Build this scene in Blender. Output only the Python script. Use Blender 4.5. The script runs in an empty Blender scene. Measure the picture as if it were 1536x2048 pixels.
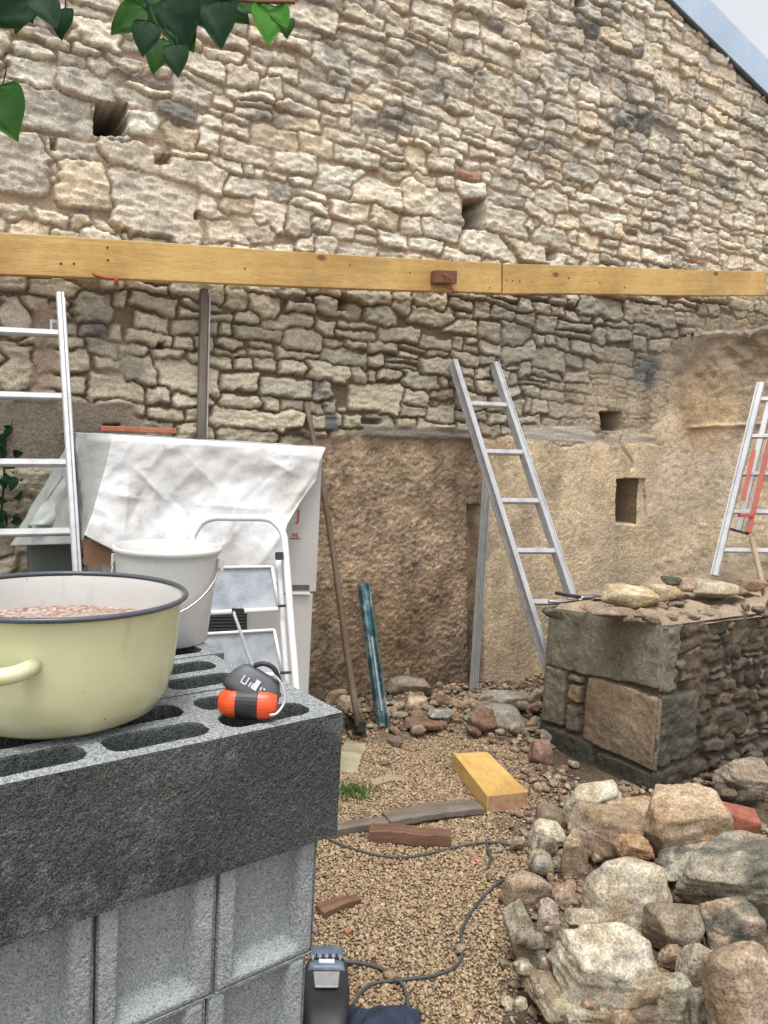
import bpy, math, random
import numpy as np
from mathutils import Vector, Matrix

sc = bpy.context.scene
C = sc.collection
# ------------------------------------------------------------------ camera
F_PX = 1530.0
CAMZ = 1.32
yaw = math.radians(31.0); pitch = math.atan(124/1530.0); roll = math.radians(3.0)
f0 = Vector((math.sin(yaw), math.cos(yaw), 0)); r0 = Vector((math.cos(yaw), -math.sin(yaw), 0))
FW = (f0*math.cos(pitch) - Vector((0, 0, 1))*math.sin(pitch)).normalized()
u0 = r0.cross(FW).normalized()
RT = r0*math.cos(roll) + u0*math.sin(roll)
UP = -r0*math.sin(roll) + u0*math.cos(roll)
CAM = Vector((0, 0, CAMZ))
cd = bpy.data.cameras.new('camera'); cam = bpy.data.objects.new('camera', cd); C.objects.link(cam)
cd.sensor_fit = 'VERTICAL'; cd.sensor_height = 24; cd.lens = 24*F_PX/2048
cd.clip_start = 0.02; cd.clip_end = 2000
m = Matrix.Identity(4)
for i in range(3):
    m[i][0] = RT[i]; m[i][1] = UP[i]; m[i][2] = -FW[i]; m[i][3] = CAM[i]
cam.matrix_world = m
sc.camera = cam
sc.render.resolution_x = 768; sc.render.resolution_y = 1024

# ------------------------------------------------------------------ light
SUN_EL, SUN_AZ = math.radians(72), math.radians(215)     # azimuth clockwise from +Y
w = bpy.data.worlds.new("World"); sc.world = w; w.use_nodes = True
nt = w.node_tree; nt.nodes.clear()
sky = nt.nodes.new('ShaderNodeTexSky'); sky.sky_type = 'NISHITA'; sky.sun_disc = False
sky.sun_elevation = SUN_EL; sky.sun_rotation = SUN_AZ; sky.air_density = 1.0; sky.dust_density = 4.0
hsv = nt.nodes.new('ShaderNodeHueSaturation'); hsv.inputs['Saturation'].default_value = 0.15
bg = nt.nodes.new('ShaderNodeBackground'); bg.inputs[1].default_value = 0.15
wo = nt.nodes.new('ShaderNodeOutputWorld')
nt.links.new(sky.outputs[0], hsv.inputs['Color']); nt.links.new(hsv.outputs[0], bg.inputs[0]); nt.links.new(bg.outputs[0], wo.inputs[0])
sl = bpy.data.lights.new('sun', 'SUN'); sl.energy = 1.0; sl.angle = math.radians(16); sl.color = (1, 0.97, 0.92)
so = bpy.data.objects.new('sun', sl); C.objects.link(so)
sd = Vector((math.sin(SUN_AZ)*math.cos(SUN_EL), math.cos(SUN_AZ)*math.cos(SUN_EL), math.sin(SUN_EL)))
so.rotation_euler = sd.to_track_quat('Z', 'Y').to_euler(); so.location = sd*20
sc.view_settings.view_transform = 'Standard'; sc.view_settings.look = 'None'
sc.view_settings.exposure = 0.88; sc.view_settings.gamma = 1

# ------------------------------------------------------------------ pixel -> world helpers (photo is 1536 x 2048)
def ray(px, py): return (FW*F_PX + RT*(px-768) - UP*(py-1024))
def at_d(px, py, d): return CAM + ray(px, py)*(d/F_PX)
def at_z(px, py, z):
    r = ray(px, py); return CAM + r*((z-CAMZ)/r.z)
def at_y(px, py, y):
    r = ray(px, py); return CAM + r*(y/r.y)
def at_x(px, py, x):
    r = ray(px, py); return CAM + r*(x/r.x)
def project_np(P):
    d = P - np.array(CAM); z = d @ np.array(FW)
    return 768 + F_PX*(d @ np.array(RT))/z, 1024 - F_PX*(d @ np.array(UP))/z

# ------------------------------------------------------------------ noise
def _h(ix, iy, iz, seed):
    n = (ix.astype(np.int64)*374761393 + iy.astype(np.int64)*668265263 + iz.astype(np.int64)*2147483647 + seed*974634777) & 0xffffffff
    n = ((n ^ (n >> 13))*1274126177) & 0xffffffff
    n = ((n ^ (n >> 16))*2246822519) & 0xffffffff
    return ((n ^ (n >> 15)) & 0xffffff)/float(0xffffff)*2 - 1
def vn(p, s=1.0, seed=0):
    q = np.asarray(p, float)*s
    i = np.floor(q).astype(np.int64); f = q - i; f = f*f*(3-2*f)
    r = 0
    for a in (0, 1):
        for b in (0, 1):
            for c in (0, 1):
                wgt = (f[..., 0] if a else 1-f[..., 0])*(f[..., 1] if b else 1-f[..., 1])*(f[..., 2] if c else 1-f[..., 2])
                r = r + wgt*_h(i[..., 0]+a, i[..., 1]+b, i[..., 2]+c, seed)
    return r
def fbm(p, s=1.0, o=4, seed=0, g=0.5):
    r = 0; a = 1; t = 0
    for k in range(o):
        r = r + a*vn(p, s*2**k, seed+k*17); t += a; a *= g
    return r/t
def sst(a, b, x):
    t = np.clip((x-a)/(b-a), 0, 1); return t*t*(3-2*t)

# ------------------------------------------------------------------ object helpers
WM = {}
def tag(o, label=None, cat=None, group=None, kind=None):
    if label: o['label'] = label
    if cat: o['category'] = cat
    if group: o['group'] = group
    if kind: o['kind'] = kind
    return o
def thing(name, label, cat, loc, group=None):
    o = bpy.data.objects.new(name, None); C.objects.link(o); o.empty_display_size = 0.05
    o.location = loc; WM[o] = Matrix.Translation(loc)
    return tag(o, label, cat, group)
def mk(name, verts, faces, mat, parent=None, M=None, smooth=False, cols=None, origin=None):
    """verts are world coordinates"""
    V = np.asarray([tuple(v) for v in verts] if not isinstance(verts, np.ndarray) else verts, float)
    if M is None:
        if origin is None: origin = (V[:, 0].mean(), V[:, 1].mean(), V[:, 2].min())
        M = Matrix.Translation(Vector(origin))
    Mi = np.array(M.inverted())
    L = V @ Mi[:3, :3].T + Mi[:3, 3]
    me = bpy.data.meshes.new(name)
    if isinstance(faces, np.ndarray):
        n, k = faces.shape
        me.vertices.add(len(L)); me.vertices.foreach_set('co', L.ravel())
        me.loops.add(n*k); me.loops.foreach_set('vertex_index', faces.ravel().astype(np.int32))
        me.polygons.add(n); me.polygons.foreach_set('loop_start', np.arange(0, n*k, k, dtype=np.int32))
        me.polygons.foreach_set('loop_total', np.full(n, k, dtype=np.int32))
        me.update(calc_edges=True)
    else:
        me.from_pydata(L.tolist(), [], [list(f) for f in faces]); me.update()
    if smooth: me.polygons.foreach_set('use_smooth', np.ones(len(me.polygons), bool))
    if cols is not None:
        a = me.color_attributes.new('col', 'FLOAT_COLOR', 'POINT')
        c4 = np.ones((len(L), 4)); c4[:, :3] = np.asarray(cols).reshape(-1, 3); a.data.foreach_set('color', c4.ravel())
    me.validate()
    if mat: me.materials.append(mat)
    o = bpy.data.objects.new(name, me); C.objects.link(o)
    if parent is not None:
        o.parent = parent; o.matrix_basis = WM[parent].inverted() @ M
    else: o.matrix_basis = M
    WM[o] = M
    return o
class MB:
    def __init__(s): s.v = []; s.f = []
    def add(s, v, f):
        b = len(s.v); s.v += [Vector(x) for x in v]; s.f += [[i+b for i in q] for q in f]; return s
    def box8(s, p):      # p: 4 bottom (ccw) + 4 top
        return s.add(p, [(3, 2, 1, 0), (4, 5, 6, 7), (0, 1, 5, 4), (1, 2, 6, 5), (2, 3, 7, 6), (3, 0, 4, 7)])
    def bar(s, a, b, wx, wy, up=(0, 0, 1), ch=0.0):
        a = Vector(a); b = Vector(b); d = (b-a).normalized(); upv = Vector(up)
        x = d.cross(upv)
        if x.length < 1e-3: x = d.cross(Vector((1, 0, 0)))
        x.normalize(); y = x.cross(d).normalized()
        hx, hy = wx/2, wy/2
        if ch <= 0: pr = [(-hx, -hy), (hx, -hy), (hx, hy), (-hx, hy)]
        else: pr = [(-hx+ch, -hy), (hx-ch, -hy), (hx, -hy+ch), (hx, hy-ch), (hx-ch, hy), (-hx+ch, hy), (-hx, hy-ch), (-hx, -hy+ch)]
        n = len(pr)
        v = [a+x*p+y*q for p, q in pr] + [b+x*p+y*q for p, q in pr]
        f = [tuple(range(n-1, -1, -1)), tuple(range(n, 2*n))] + [(i, (i+1) % n, n+(i+1) % n, n+i) for i in range(n)]
        return s.add(v, f)
    def tube(s, pts, r, n=8, caps=True, closed=False):
        pts = [Vector(p) for p in pts]; m_ = len(pts)
        rr = r if hasattr(r, '__len__') else [r]*m_
        v = []; x = None
        for i, p in enumerate(pts):
            if closed: d = (pts[(i+1) % m_]-pts[i-1]).normalized()
            else: d = (pts[min(i+1, m_-1)]-pts[max(i-1, 0)]).normalized()
            if x is None:
                x = d.cross(Vector((0, 0, 1)))
                if x.length < 1e-2: x = d.cross(Vector((1, 0, 0)))
            x = (x - d*x.dot(d)).normalized(); y = d.cross(x)
            for k in range(n):
                a = 2*math.pi*k/n; v.append(p + (x*math.cos(a)+y*math.sin(a))*rr[i])
        f = []
        for i in range(m_ if closed else m_-1):
            j = (i+1) % m_
            for k in range(n): f.append((i*n+k, i*n+(k+1) % n, j*n+(k+1) % n, j*n+k))
        if caps and not closed:
            f.append(tuple(range(n-1, -1, -1))); f.append(tuple((m_-1)*n+k for k in range(n)))
        return s.add(v, f)
    def lathe(s, prof, c, n=64, ax=None):
        v = []; f = []; c = Vector(c)
        for (r, z) in prof:
            for k in range(n):
                a = 2*math.pi*k/n
                q = Vector((r*math.cos(a), r*math.sin(a), z))
                if ax is not None: q = ax @ q
                v.append(c+q)
        for i in range(len(prof)-1):
            for k in range(n): f.append((i*n+k, i*n+(k+1) % n, (i+1)*n+(k+1) % n, (i+1)*n+k))
        return s.add(v, f)
    def build(s, name, mat, parent=None, M=None, smooth=False, origin=None):
        return mk(name, s.v, s.f, mat, parent, M, smooth, origin=origin)
def spline(pts, n=8):
    P = [Vector(p) for p in pts]; out = []
    for i in range(len(P)-1):
        a = P[max(i-1, 0)]; b = P[i]; c = P[i+1]; d = P[min(i+2, len(P)-1)]
        for k in range(n):
            t = k/n
            out.append(0.5*((2*b)+(c-a)*t+(2*a-5*b+4*c-d)*t*t+(-a+3*b-3*c+d)*t**3))
    out.append(P[-1]); return out
def frame(o, xdir, up=(0, 0, 1)):
    x = Vector(xdir).normalized(); u = Vector(up); y = u.cross(x).normalized(); z = x.cross(y)
    M = Matrix.Identity(4)
    for i in range(3): M[i][0] = x[i]; M[i][1] = y[i]; M[i][2] = z[i]; M[i][3] = o[i]
    return M
def bevel(o, w_, seg=2):
    b = o.modifiers.new('bevel', 'BEVEL'); b.width = w_; b.segments = seg; b.limit_method = 'ANGLE'; b.angle_limit = math.radians(35)
    return o

# ------------------------------------------------------------------ materials
def mat_base(name):
    mt = bpy.data.materials.new(name); mt.use_nodes = True
    n = mt.node_tree; b = n.nodes['Principled BSDF']; return mt, n, b
def N(n, t, **kw):
    x = n.nodes.new(t)
    for k, v in kw.items(): setattr(x, k, v)
    return x
def noise(n, co, scale, detail=5, rough=0.6):
    x = N(n, 'ShaderNodeTexNoise'); x.inputs['Scale'].default_value = scale; x.inputs['Detail'].default_value = detail; x.inputs['Roughness'].default_value = rough
    n.links.new(co, x.inputs['Vector']); return x.outputs['Fac']
def ramp(n, fac, stops):
    r = N(n, 'ShaderNodeValToRGB'); e = r.color_ramp.elements
    while len(e) < len(stops): e.new(0.5)
    for i, (p, c) in enumerate(stops):
        e[i].position = p; e[i].color = (c[0], c[1], c[2], 1) if hasattr(c, '__len__') else (c, c, c, 1)
    n.links.new(fac, r.inputs[0]); return r.outputs[0]
def mix(n, a, b, fac, mode='MIX'):
    x = N(n, 'ShaderNodeMix', data_type='RGBA', blend_type=mode)
    def s(i, v):
        if isinstance(v, (int, float)): x.inputs[i].default_value = v
        elif isinstance(v, (tuple, list)): x.inputs[i].default_value = (*v[:3], 1)
        else: n.links.new(v, x.inputs[i])
    s(0, fac); s(6, a); s(7, b); return x.outputs[2]
def bump(n, b, h, strength, dist=0.01, prev=None):
    x = N(n, 'ShaderNodeBump'); x.inputs['Strength'].default_value = strength; x.inputs['Distance'].default_value = dist
    n.links.new(h, x.inputs['Height'])
    if prev is not None: n.links.new(prev, x.inputs['Normal'])
    n.links.new(x.outputs[0], b.inputs['Normal']); return x.outputs[0]
def simple(name, c, rough=0.6, metal=0.0, var=0.25, scale=12, bmp=0.2, bscale=120, bdist=0.002, dirt=None, dirt_amt=0.5, stretch=None, spec=0.5, rvar=0.15):
    mt, n, b = mat_base(name)
    tc = N(n, 'ShaderNodeTexCoord').outputs['Object']
    if stretch:
        mp = N(n, 'ShaderNodeMapping'); mp.inputs['Scale'].default_value = stretch; n.links.new(tc, mp.inputs[0]); tc = mp.outputs[0]
    f = noise(n, tc, scale, 6)
    lo = tuple(x*(1-var) for x in c); hi = tuple(min(1, x*(1+var)) for x in c)
    col = ramp(n, f, [(0.3, lo), (0.7, hi)])
    if dirt:
        g = noise(n, tc, scale*0.6, 8, 0.7); g2 = ramp(n, g, [(0.48, 0), (0.66, dirt_amt)])
        col = mix(n, col, dirt, g2)
    n.links.new(col, b.inputs['Base Color'])
    rr = ramp(n, f, [(0.2, max(0, rough-rvar)), (0.8, min(1, rough+rvar))]); n.links.new(rr, b.inputs['Roughness'])
    b.inputs['Metallic'].default_value = metal; b.inputs['Specular IOR Level'].default_value = spec
    if bmp: bump(n, b, noise(n, tc, bscale, 4), bmp, bdist)
    return mt
def attr_mat(name, rough=0.95, s1=60, v1=0.35, s2=260, v2=0.3, bmp=0.6, bdist=0.004, pit=0.0, hue=None, ps=120, pore=None):
    mt, n, b = mat_base(name)
    tc = N(n, 'ShaderNodeTexCoord').outputs['Object']
    a = N(n, 'ShaderNodeAttribute', attribute_name='col').outputs['Color']
    f1 = noise(n, tc, s1, 6, 0.65); f2 = noise(n, tc, s2, 3, 0.6)
    c = mix(n, a, ramp(n, f1, [(0.3, 1-v1), (0.7, 1+v1*0.6)]), 1.0, 'MULTIPLY')
    c = mix(n, c, ramp(n, f2, [(0.3, 1-v2), (0.7, 1+v2*0.6)]), 1.0, 'MULTIPLY')
    if hue:
        c = mix(n, c, mix(n, c, hue, 1.0, 'MULTIPLY'), ramp(n, noise(n, tc, s1*0.2, 5), [(0.45, 0), (0.65, 1)]))
    if pore:
        for sc_p, lo_p in ((ps, pore), (ps*.55, pore*1.3)):
            vp = N(n, 'ShaderNodeTexVoronoi'); vp.inputs['Scale'].default_value = sc_p; n.links.new(tc, vp.inputs['Vector'])
            pc0 = ramp(n, vp.outputs['Distance'], [(.12, lo_p), (.42, 1.08)])
            gt = ramp(n, noise(n, tc, sc_p*.3, 3), [(.44, 0), (.56, 1)])
            c = mix(n, c, mix(n, c, pc0, 1.0, 'MULTIPLY'), gt)
    n.links.new(c, b.inputs['Base Color']); b.inputs['Roughness'].default_value = rough; b.inputs['Specular IOR Level'].default_value = 0.1 if pore else 0.25
    nb = bump(n, b, f1, bmp, bdist*2.0)
    nb = bump(n, b, f2, bmp, bdist*0.6, nb)
    if pit:
        v = N(n, 'ShaderNodeTexVoronoi'); v.inputs['Scale'].default_value = ps; n.links.new(tc, v.inputs['Vector'])
        bump(n, b, v.outputs['Distance'], pit, 0.004, nb)
    return mt
def wood(name, c1, c2, scale=6.0, rough=0.6, knots=True, bmp=0.3):
    mt, n, b = mat_base(name)
    tc = N(n, 'ShaderNodeTexCoord').outputs['Object']
    mp = N(n, 'ShaderNodeMapping'); mp.inputs['Scale'].default_value = (0.35, 5, 5); n.links.new(tc, mp.inputs[0])
    wv = noise(n, mp.outputs[0], scale*1.6, 8, 0.7)
    mp2 = N(n, 'ShaderNodeMapping'); mp2.inputs['Scale'].default_value = (1, 12, 12); n.links.new(tc, mp2.inputs[0])
    fi = noise(n, mp2.outputs[0], scale*4, 6, 0.7)
    col = ramp(n, wv, [(0.25, c1), (0.5, tuple((p+q)/2 for p, q in zip(c1, c2))), (0.72, c2)])
    col = mix(n, col, ramp(n, fi, [(0.3, 0.72), (0.7, 1.15)]), 1.0, 'MULTIPLY')
    col = mix(n, col, ramp(n, noise(n, tc, 3.0, 4), [(0.35, (1.0, .93, .8)), (0.65, (1.06, 1.03, 1.05))]), 1.0, 'MULTIPLY')
    if knots:
        v = N(n, 'ShaderNodeTexVoronoi'); v.inputs['Scale'].default_value = 3.3
        mp3 = N(n, 'ShaderNodeMapping'); mp3.inputs['Scale'].default_value = (1.0, 1.7, 1.7); mp3.inputs['Location'].default_value = (.3, .2, .1)
        n.links.new(tc, mp3.inputs[0]); n.links.new(mp3.outputs[0], v.inputs['Vector'])
        k = ramp(n, v.outputs['Distance'], [(0.0, 1), (0.05, 0.85), (0.10, 0.0)])
        col = mix(n, col, (c1[0]*0.3, c1[1]*0.22, c1[2]*0.18), k)
    col = mix(n, col, ramp(n, noise(n, tc, 1.4, 7, .7), [(.40, (.74, .70, .66)), (.58, (1.04, 1.04, 1.04))]), 1.0, 'MULTIPLY')
    n.links.new(col, b.inputs['Base Color']); b.inputs['Roughness'].default_value = rough
    bump(n, b, fi, bmp, 0.002)
    return mt
M_wall = attr_mat('stone_wall_surface', s1=75, v1=0.30, s2=230, v2=0.36, bmp=0.8, bdist=0.0045)
M_rock = attr_mat('rubble_stone_surface', s1=34, v1=0.42, s2=150, v2=0.5, bmp=0.8, bdist=0.0045, hue=(1.0, .87, .74))
M_ground = attr_mat('soil_surface', s1=60, v1=0.45, s2=240, v2=0.5, bmp=0.9, bdist=0.008, pit=0.6)
M_pebble = attr_mat('pebble_surface', s1=150, v1=0.3, s2=500, v2=0.2, bmp=0.3, bdist=0.001)
M_blockd = attr_mat('wet_concrete', s1=120, v1=0.35, s2=420, v2=0.8, bmp=0.35, bdist=0.0010, pit=0.35, ps=260, pore=.5)
M_blockl = attr_mat('dry_concrete', s1=90, v1=0.15, s2=380, v2=0.45, bmp=0.22, bdist=0.0009, pit=0.30, ps=230, pore=.45)
M_board = wood('yellow_shuttering_board', (.49, .30, .095), (.66, .475, .175), rough=0.5)
M_endgrain = simple('end_grain', (.42, .25, .15), 0.8, var=0.3, scale=40)
M_greywood = wood('weathered_grey_wood', (.10, .085, .075), (.23, .20, .175), rough=0.9, knots=False, bmp=0.8)
M_brownwood = wood('brown_wood', (.09, .045, .028), (.24, .14, .09), rough=0.85, knots=False, bmp=0.8)
M_pole = wood('tool_handle_wood', (.12, .09, .065), (.21, .165, .125), rough=0.7, knots=False)
M_alu = simple('aluminium', (.50, .51, .52), 0.45, 0.4, var=0.10, scale=18, bmp=0.08, dirt=(.30, .28, .25), dirt_amt=0.35)
M_alu_d = simple('dull_aluminium', (.42, .42, .43), 0.55, 0.6, var=0.18, scale=20, bmp=0.15, dirt=(.2, .18, .15), dirt_amt=0.5)
M_white = simple('white_paint', (.74, .76, .78), 0.35, 0, var=0.05, scale=9, bmp=0.04, dirt=(.42, .40, .36), dirt_amt=0.35)
M_cab = simple('cabinet_paint', (.52, .50, .48), 0.42, 0, var=0.04, scale=5, bmp=0.05, dirt=(.36, .33, .29), dirt_amt=0.35)
M_black = simple('black_plastic', (.018, .019, .022), 0.5, 0, var=0.3, bmp=0.1)
M_dgrey = simple('dark_grey_plastic', (.075, .08, .09), 0.5, 0, var=0.25, bmp=0.15)
M_orange = simple('orange_plastic', (.72, .085, .02), 0.38, 0, var=0.12, bmp=0.05, dirt=(.2, .05, .03), dirt_amt=0.4)
M_red = simple('red_plastic', (.45, .10, .07), 0.5, 0, var=0.2, bmp=0.1, dirt=(.3, .2, .17), dirt_amt=0.5)
M_rust = simple('rusty_red_iron', (.33, .09, .045), 0.75, 0.2, var=0.4, scale=60, bmp=0.5)
M_brick = simple('red_brick', (.30, .10, .065), 0.95, 0, var=0.35, scale=30, bmp=0.9, bdist=0.006)
M_teal = simple('teal_paint', (.03, .095, .115), 0.4, 0.3, var=0.4, scale=25, bmp=0.2, dirt=(.30, .36, .36), dirt_amt=0.9)
M_iron = simple('dark_iron', (.05, .045, .04), 0.7, 0.5, var=0.5, scale=40, bmp=0.5)
M_chrome = simple('chrome_steel', (.5, .5, .5), 0.25, 1, var=0.1, bmp=0.05)
M_grout = simple('grey_zinc', (.42, .53, .66), 0.5, 0.0, var=0.12, scale=4, bmp=0.05)
M_zincd = simple('dark_zinc', (.055, .07, .09), 0.5, 0.3, var=0.2, scale=4, bmp=0.05)
M_tread = simple('galvanised_tread', (.36, .39, .43), 0.5, 0.45, var=0.3, scale=14, bmp=0.3, dirt=(.5, .5, .46), dirt_amt=0.7)
M_cable = simple('black_cable', (.055, .058, .06), 0.6, 0, var=0.3, bmp=0)
M_bucket = simple('white_bucket_plastic', (.62, .62, .60), 0.32, 0, var=0.05, scale=8, bmp=0.03, dirt=(.45, .42, .36), dirt_amt=0.25)
M_card = simple('brown_cardboard', (.22, .12, .07), 0.9, 0, var=0.2)
M_cloth = simple('dark_blue_cloth', (.02, .03, .055), 0.95, 0, var=0.4, scale=30, bmp=0.5, bscale=400)
M_navy = simple('blue_grey_plastic', (.11, .15, .21), 0.45, 0, var=0.25, scale=30, bmp=0.2, dirt=(.3, .3, .3), dirt_amt=0.5)
M_label = simple('pale_label', (.6, .62, .64), 0.5, 0, var=0.1, bmp=0)
M_redink = simple('red_lettering', (.45, .06, .05), 0.6, 0, var=0.1, bmp=0)
M_shade = simple('dark_cavity', (.02, .018, .015), 1, 0, var=0.3)
M_clay = simple('terracotta_tile', (.36, .13, .08), 0.9, 0, var=0.3, scale=30, bmp=0.5)

def tarp_mat():
    mt, n, b = mat_base('white_tarpaulin')
    tc = N(n, 'ShaderNodeTexCoord').outputs['Object']
    a = N(n, 'ShaderNodeAttribute', attribute_name='col').outputs['Color']
    g = ramp(n, noise(n, tc, 5, 7, 0.65), [(0.42, 0), (0.70, 0.6)])
    c = mix(n, a, (.40, .37, .32), g)
    g = ramp(n, noise(n, tc, 19, 5, 0.7), [(0.56, 0), (0.70, 0.5)])
    c = mix(n, c, (.33, .29, .23), g)
    n.links.new(c, b.inputs['Base Color']); b.inputs['Roughness'].default_value = 0.42
    nb = bump(n, b, noise(n, tc, 14, 6, 0.55), 0.5, 0.012)
    bump(n, b, noise(n, tc, 300, 2), 0.12, 0.001, nb)
    return mt
M_tarp = tarp_mat()
def leaf_mat(name, c, c2):
    mt, n, b = mat_base(name)
    tc = N(n, 'ShaderNodeTexCoord').outputs['Object']
    col = ramp(n, noise(n, tc, 25, 4), [(0.35, c), (0.65, c2)])
    n.links.new(col, b.inputs['Base Color']); b.inputs['Roughness'].default_value = 0.55; b.inputs['Specular IOR Level'].default_value = 0.1
    tr = N(n, 'ShaderNodeBsdfTranslucent'); n.links.new(mix(n, col, (1.0, 1.6, .35), 1.0, 'MULTIPLY'), tr.inputs[0])
    mx = N(n, 'ShaderNodeMixShader'); mx.inputs[0].default_value = 0.3
    n.links.new(b.outputs[0], mx.inputs[1]); n.links.new(tr.outputs[0], mx.inputs[2])
    n.links.new(mx.outputs[0], n.nodes['Material Output'].inputs[0])
    bump(n, b, noise(n, tc, 90, 3), 0.4, 0.002)
    return mt
M_leaf = leaf_mat('leaf_green', (.02, .07, .016), (.045, .125, .024))
M_leafd = leaf_mat('dark_leaf_green', (.008, .030, .014), (.02, .055, .024))
M_leafb = leaf_mat('bright_leaf_green', (.06, .2, .03), (.09, .26, .045))
M_grass = leaf_mat('grass_green', (.05, .12, .03), (.11, .19, .06))

# ------------------------------------------------------------------ stone field engine
def grid_faces(nu, nv, keep=None):
    i = np.arange(nu*nv).reshape(nv, nu)
    f = np.stack([i[:-1, :-1], i[:-1, 1:], i[1:, 1:], i[1:, :-1]], -1).reshape(-1, 4)
    if keep is not None: f = f[keep.reshape(-1)]
    return f
def courses(rng, x0, x1, z0, z1, hmin, hmax, wmin, wmax):
    out = []; z = z0
    while z < z1:
        h = rng.uniform(hmin, hmax); x = x0 - rng.uniform(0, wmax)
        while x < x1:
            w_ = rng.uniform(wmin, wmax)*(0.6+0.5*h/hmax)
            if rng.random() < 0.12: w_ *= 0.5
            cx, cz = x+w_/2, z+h/2+0.010*math.sin(cx_phase(x, z))
            if rng.random() < 0.14 and h > 0.6*hmax and w_ > 0.1:
                k = rng.uniform(.38, .62)
                out.append([cx, cz-h/2+h*k/2, w_/2*.97, h*k/2*.92, rng.uniform(-.03, .03), 0.0])
                out.append([cx, cz+h/2-h*(1-k)/2, w_/2*.93, h*(1-k)/2*.9, rng.uniform(-.05, .05), 0.0])
            else:
                big = rng.random() < 0.10
                out.append([cx, cz+rng.uniform(-.12, .12)*h, w_/2*(1.08 if big else .97), h/2*(1.55 if big else rng.uniform(.82, 1.08)), rng.uniform(-.09, .09), 0.012 if big else 0.0])
            x += w_
        z += h*0.98
    return out
def cx_phase(x, z): return x*2.3+z*1.7
def stone_sdf(X, Z, stones, rng, warp=1.0, seed=1, rnd=(.25, .6)):
    """returns f1 (signed distance, <0 inside), label"""
    P = np.stack([X, Z, np.zeros_like(X)], -1)
    WX = X + warp*(0.013*vn(P, 11, seed)+0.007*vn(P, 27, seed+1)+0.003*vn(P, 70, seed+2))
    WZ = Z + warp*(0.013*vn(P, 9, seed+3)+0.006*vn(P, 29, seed+4)+0.003*vn(P, 75, seed+5))
    f1 = np.full(X.shape, 0.05); lab = np.full(X.shape, -1, int); f2 = np.full(X.shape, 0.05)
    x0, z0 = X[0, 0], Z[0, 0]; dx = X[0, 1]-X[0, 0]; dz = Z[1, 0]-Z[0, 0]
    for k, (cx, cz, a, b, t, pr) in enumerate(stones):
        ex = a+b*abs(t)+0.05; ez = b+a*abs(t)+0.05
        i0 = max(0, int((cx-ex-x0)/dx)); i1 = min(X.shape[1], int((cx+ex-x0)/dx)+2)
        j0 = max(0, int((cz-ez-z0)/dz)); j1 = min(X.shape[0], int((cz+ez-z0)/dz)+2)
        if i1 <= i0 or j1 <= j0: continue
        s = (slice(j0, j1), slice(i0, i1))
        ux = WX[s]-cx; uz = WZ[s]-cz; c_, s_ = math.cos(t), math.sin(t)
        lx = np.abs(ux*c_+uz*s_ + 0.0); 
        skew = rng.uniform(-.25, .25)
        lz = np.abs(-ux*s_+uz*c_ + skew*(ux)*b/a*0.5)
        r = min(a, b)*rng.uniform(*rnd)
        qx = lx-(a-r); qz = lz-(b-r)
        f = np.hypot(np.maximum(qx, 0), np.maximum(qz, 0))+np.minimum(np.maximum(qx, qz), 0)-r - pr
        m_ = f < f1[s]
        f2[s] = np.where(m_, f1[s], np.minimum(f2[s], f))
        f1[s] = np.where(m_, f, f1[s]); lab[s] = np.where(m_, k, lab[s])
    f1 = np.maximum(f1, f1 - (f2-f1)*0 - 1)   # keep
    gap = np.minimum(-(f1), (f2-f1)*0.5)       # positive inside, zero at contact lines
    return gap, lab

# ------------------------------------------------------------------ main gable wall
WY = 3.24
rs = np.random.RandomState(3); rng = random.Random(11)
dx = 0.007
xs = np.arange(-1.0, 6.6, dx); zs = np.arange(-0.2, 5.3, dx)
X, Z = np.meshgrid(xs, zs)
P3 = np.stack([X, np.full_like(X, WY), Z], -1)
PX, PY = project_np(P3.reshape(-1, 3)); PX = PX.reshape(X.shape); PY = PY.reshape(X.shape)
Q = np.stack([X, Z, np.zeros_like(X)], -1)
def wpt(px, py):
    p = at_y(px, py, WY); return p.x, p.z
st = courses(rng, -1.0, 6.6, -0.2, 5.3, 0.055, 0.105, 0.09, 0.26)
manual = [(-40, 268, 100, 385), (188, 288, 325, 345), (222, 350, 400, 478), (118, 318, 215, 415), (0, 108, 112, 165), (122, 140, 250, 205),
          (252, 224, 332, 272), (0, 182, 186, 262), (800, 372, 922, 436), (964, 415, 1056, 474), (925, 470, 1034, 516), (396, 392, 450, 428),
          (322, 325, 450, 380), (140, 40, 240, 90), (360, 110, 450, 150), (455, 130, 520, 175), (700, 365, 798, 410), (465, 435, 552, 480),
          (695, 770, 800, 828), (425, 820, 600, 862), (800, 745, 880, 782), (500, 590, 560, 640), (150, 590, 225, 650), (0, 600, 55, 680),
          (0, 690, 60, 790), (1000, 480, 1100, 520), (1060, 455, 1140, 500), (610, 720, 700, 760), (812, 612, 905, 645), (1250, 610, 1345, 660),
          (1125, 335, 1190, 370), (530, 360, 580, 410), (1150, 590, 1240, 640)]
ms = []
for (a, b, c, d) in manual:
    x0, z0 = wpt((a+c)/2, (b+d)/2); xl, _ = wpt(a, (b+d)/2); xr, _ = wpt(c, (b+d)/2); _, zt = wpt((a+c)/2, b); _, zb = wpt((a+c)/2, d)
    ms.append([x0, z0, (xr-xl)/2, (zt-zb)/2, 0.0, 0.012])
def inside(s, mm): return abs(s[0]-mm[0]) < mm[2]+s[2]*0.05 and abs(s[1]-mm[1]) < mm[3]-s[3]*0.1
st = [s for s in st if not any(inside(s, mm) for mm in ms)] + ms
gap, lab = stone_sdf(X, Z, st, rng, 1.15, 5, (.10, .38))
n = len(st)
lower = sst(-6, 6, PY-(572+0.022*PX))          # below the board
u_ = rs.rand(n+1)
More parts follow.
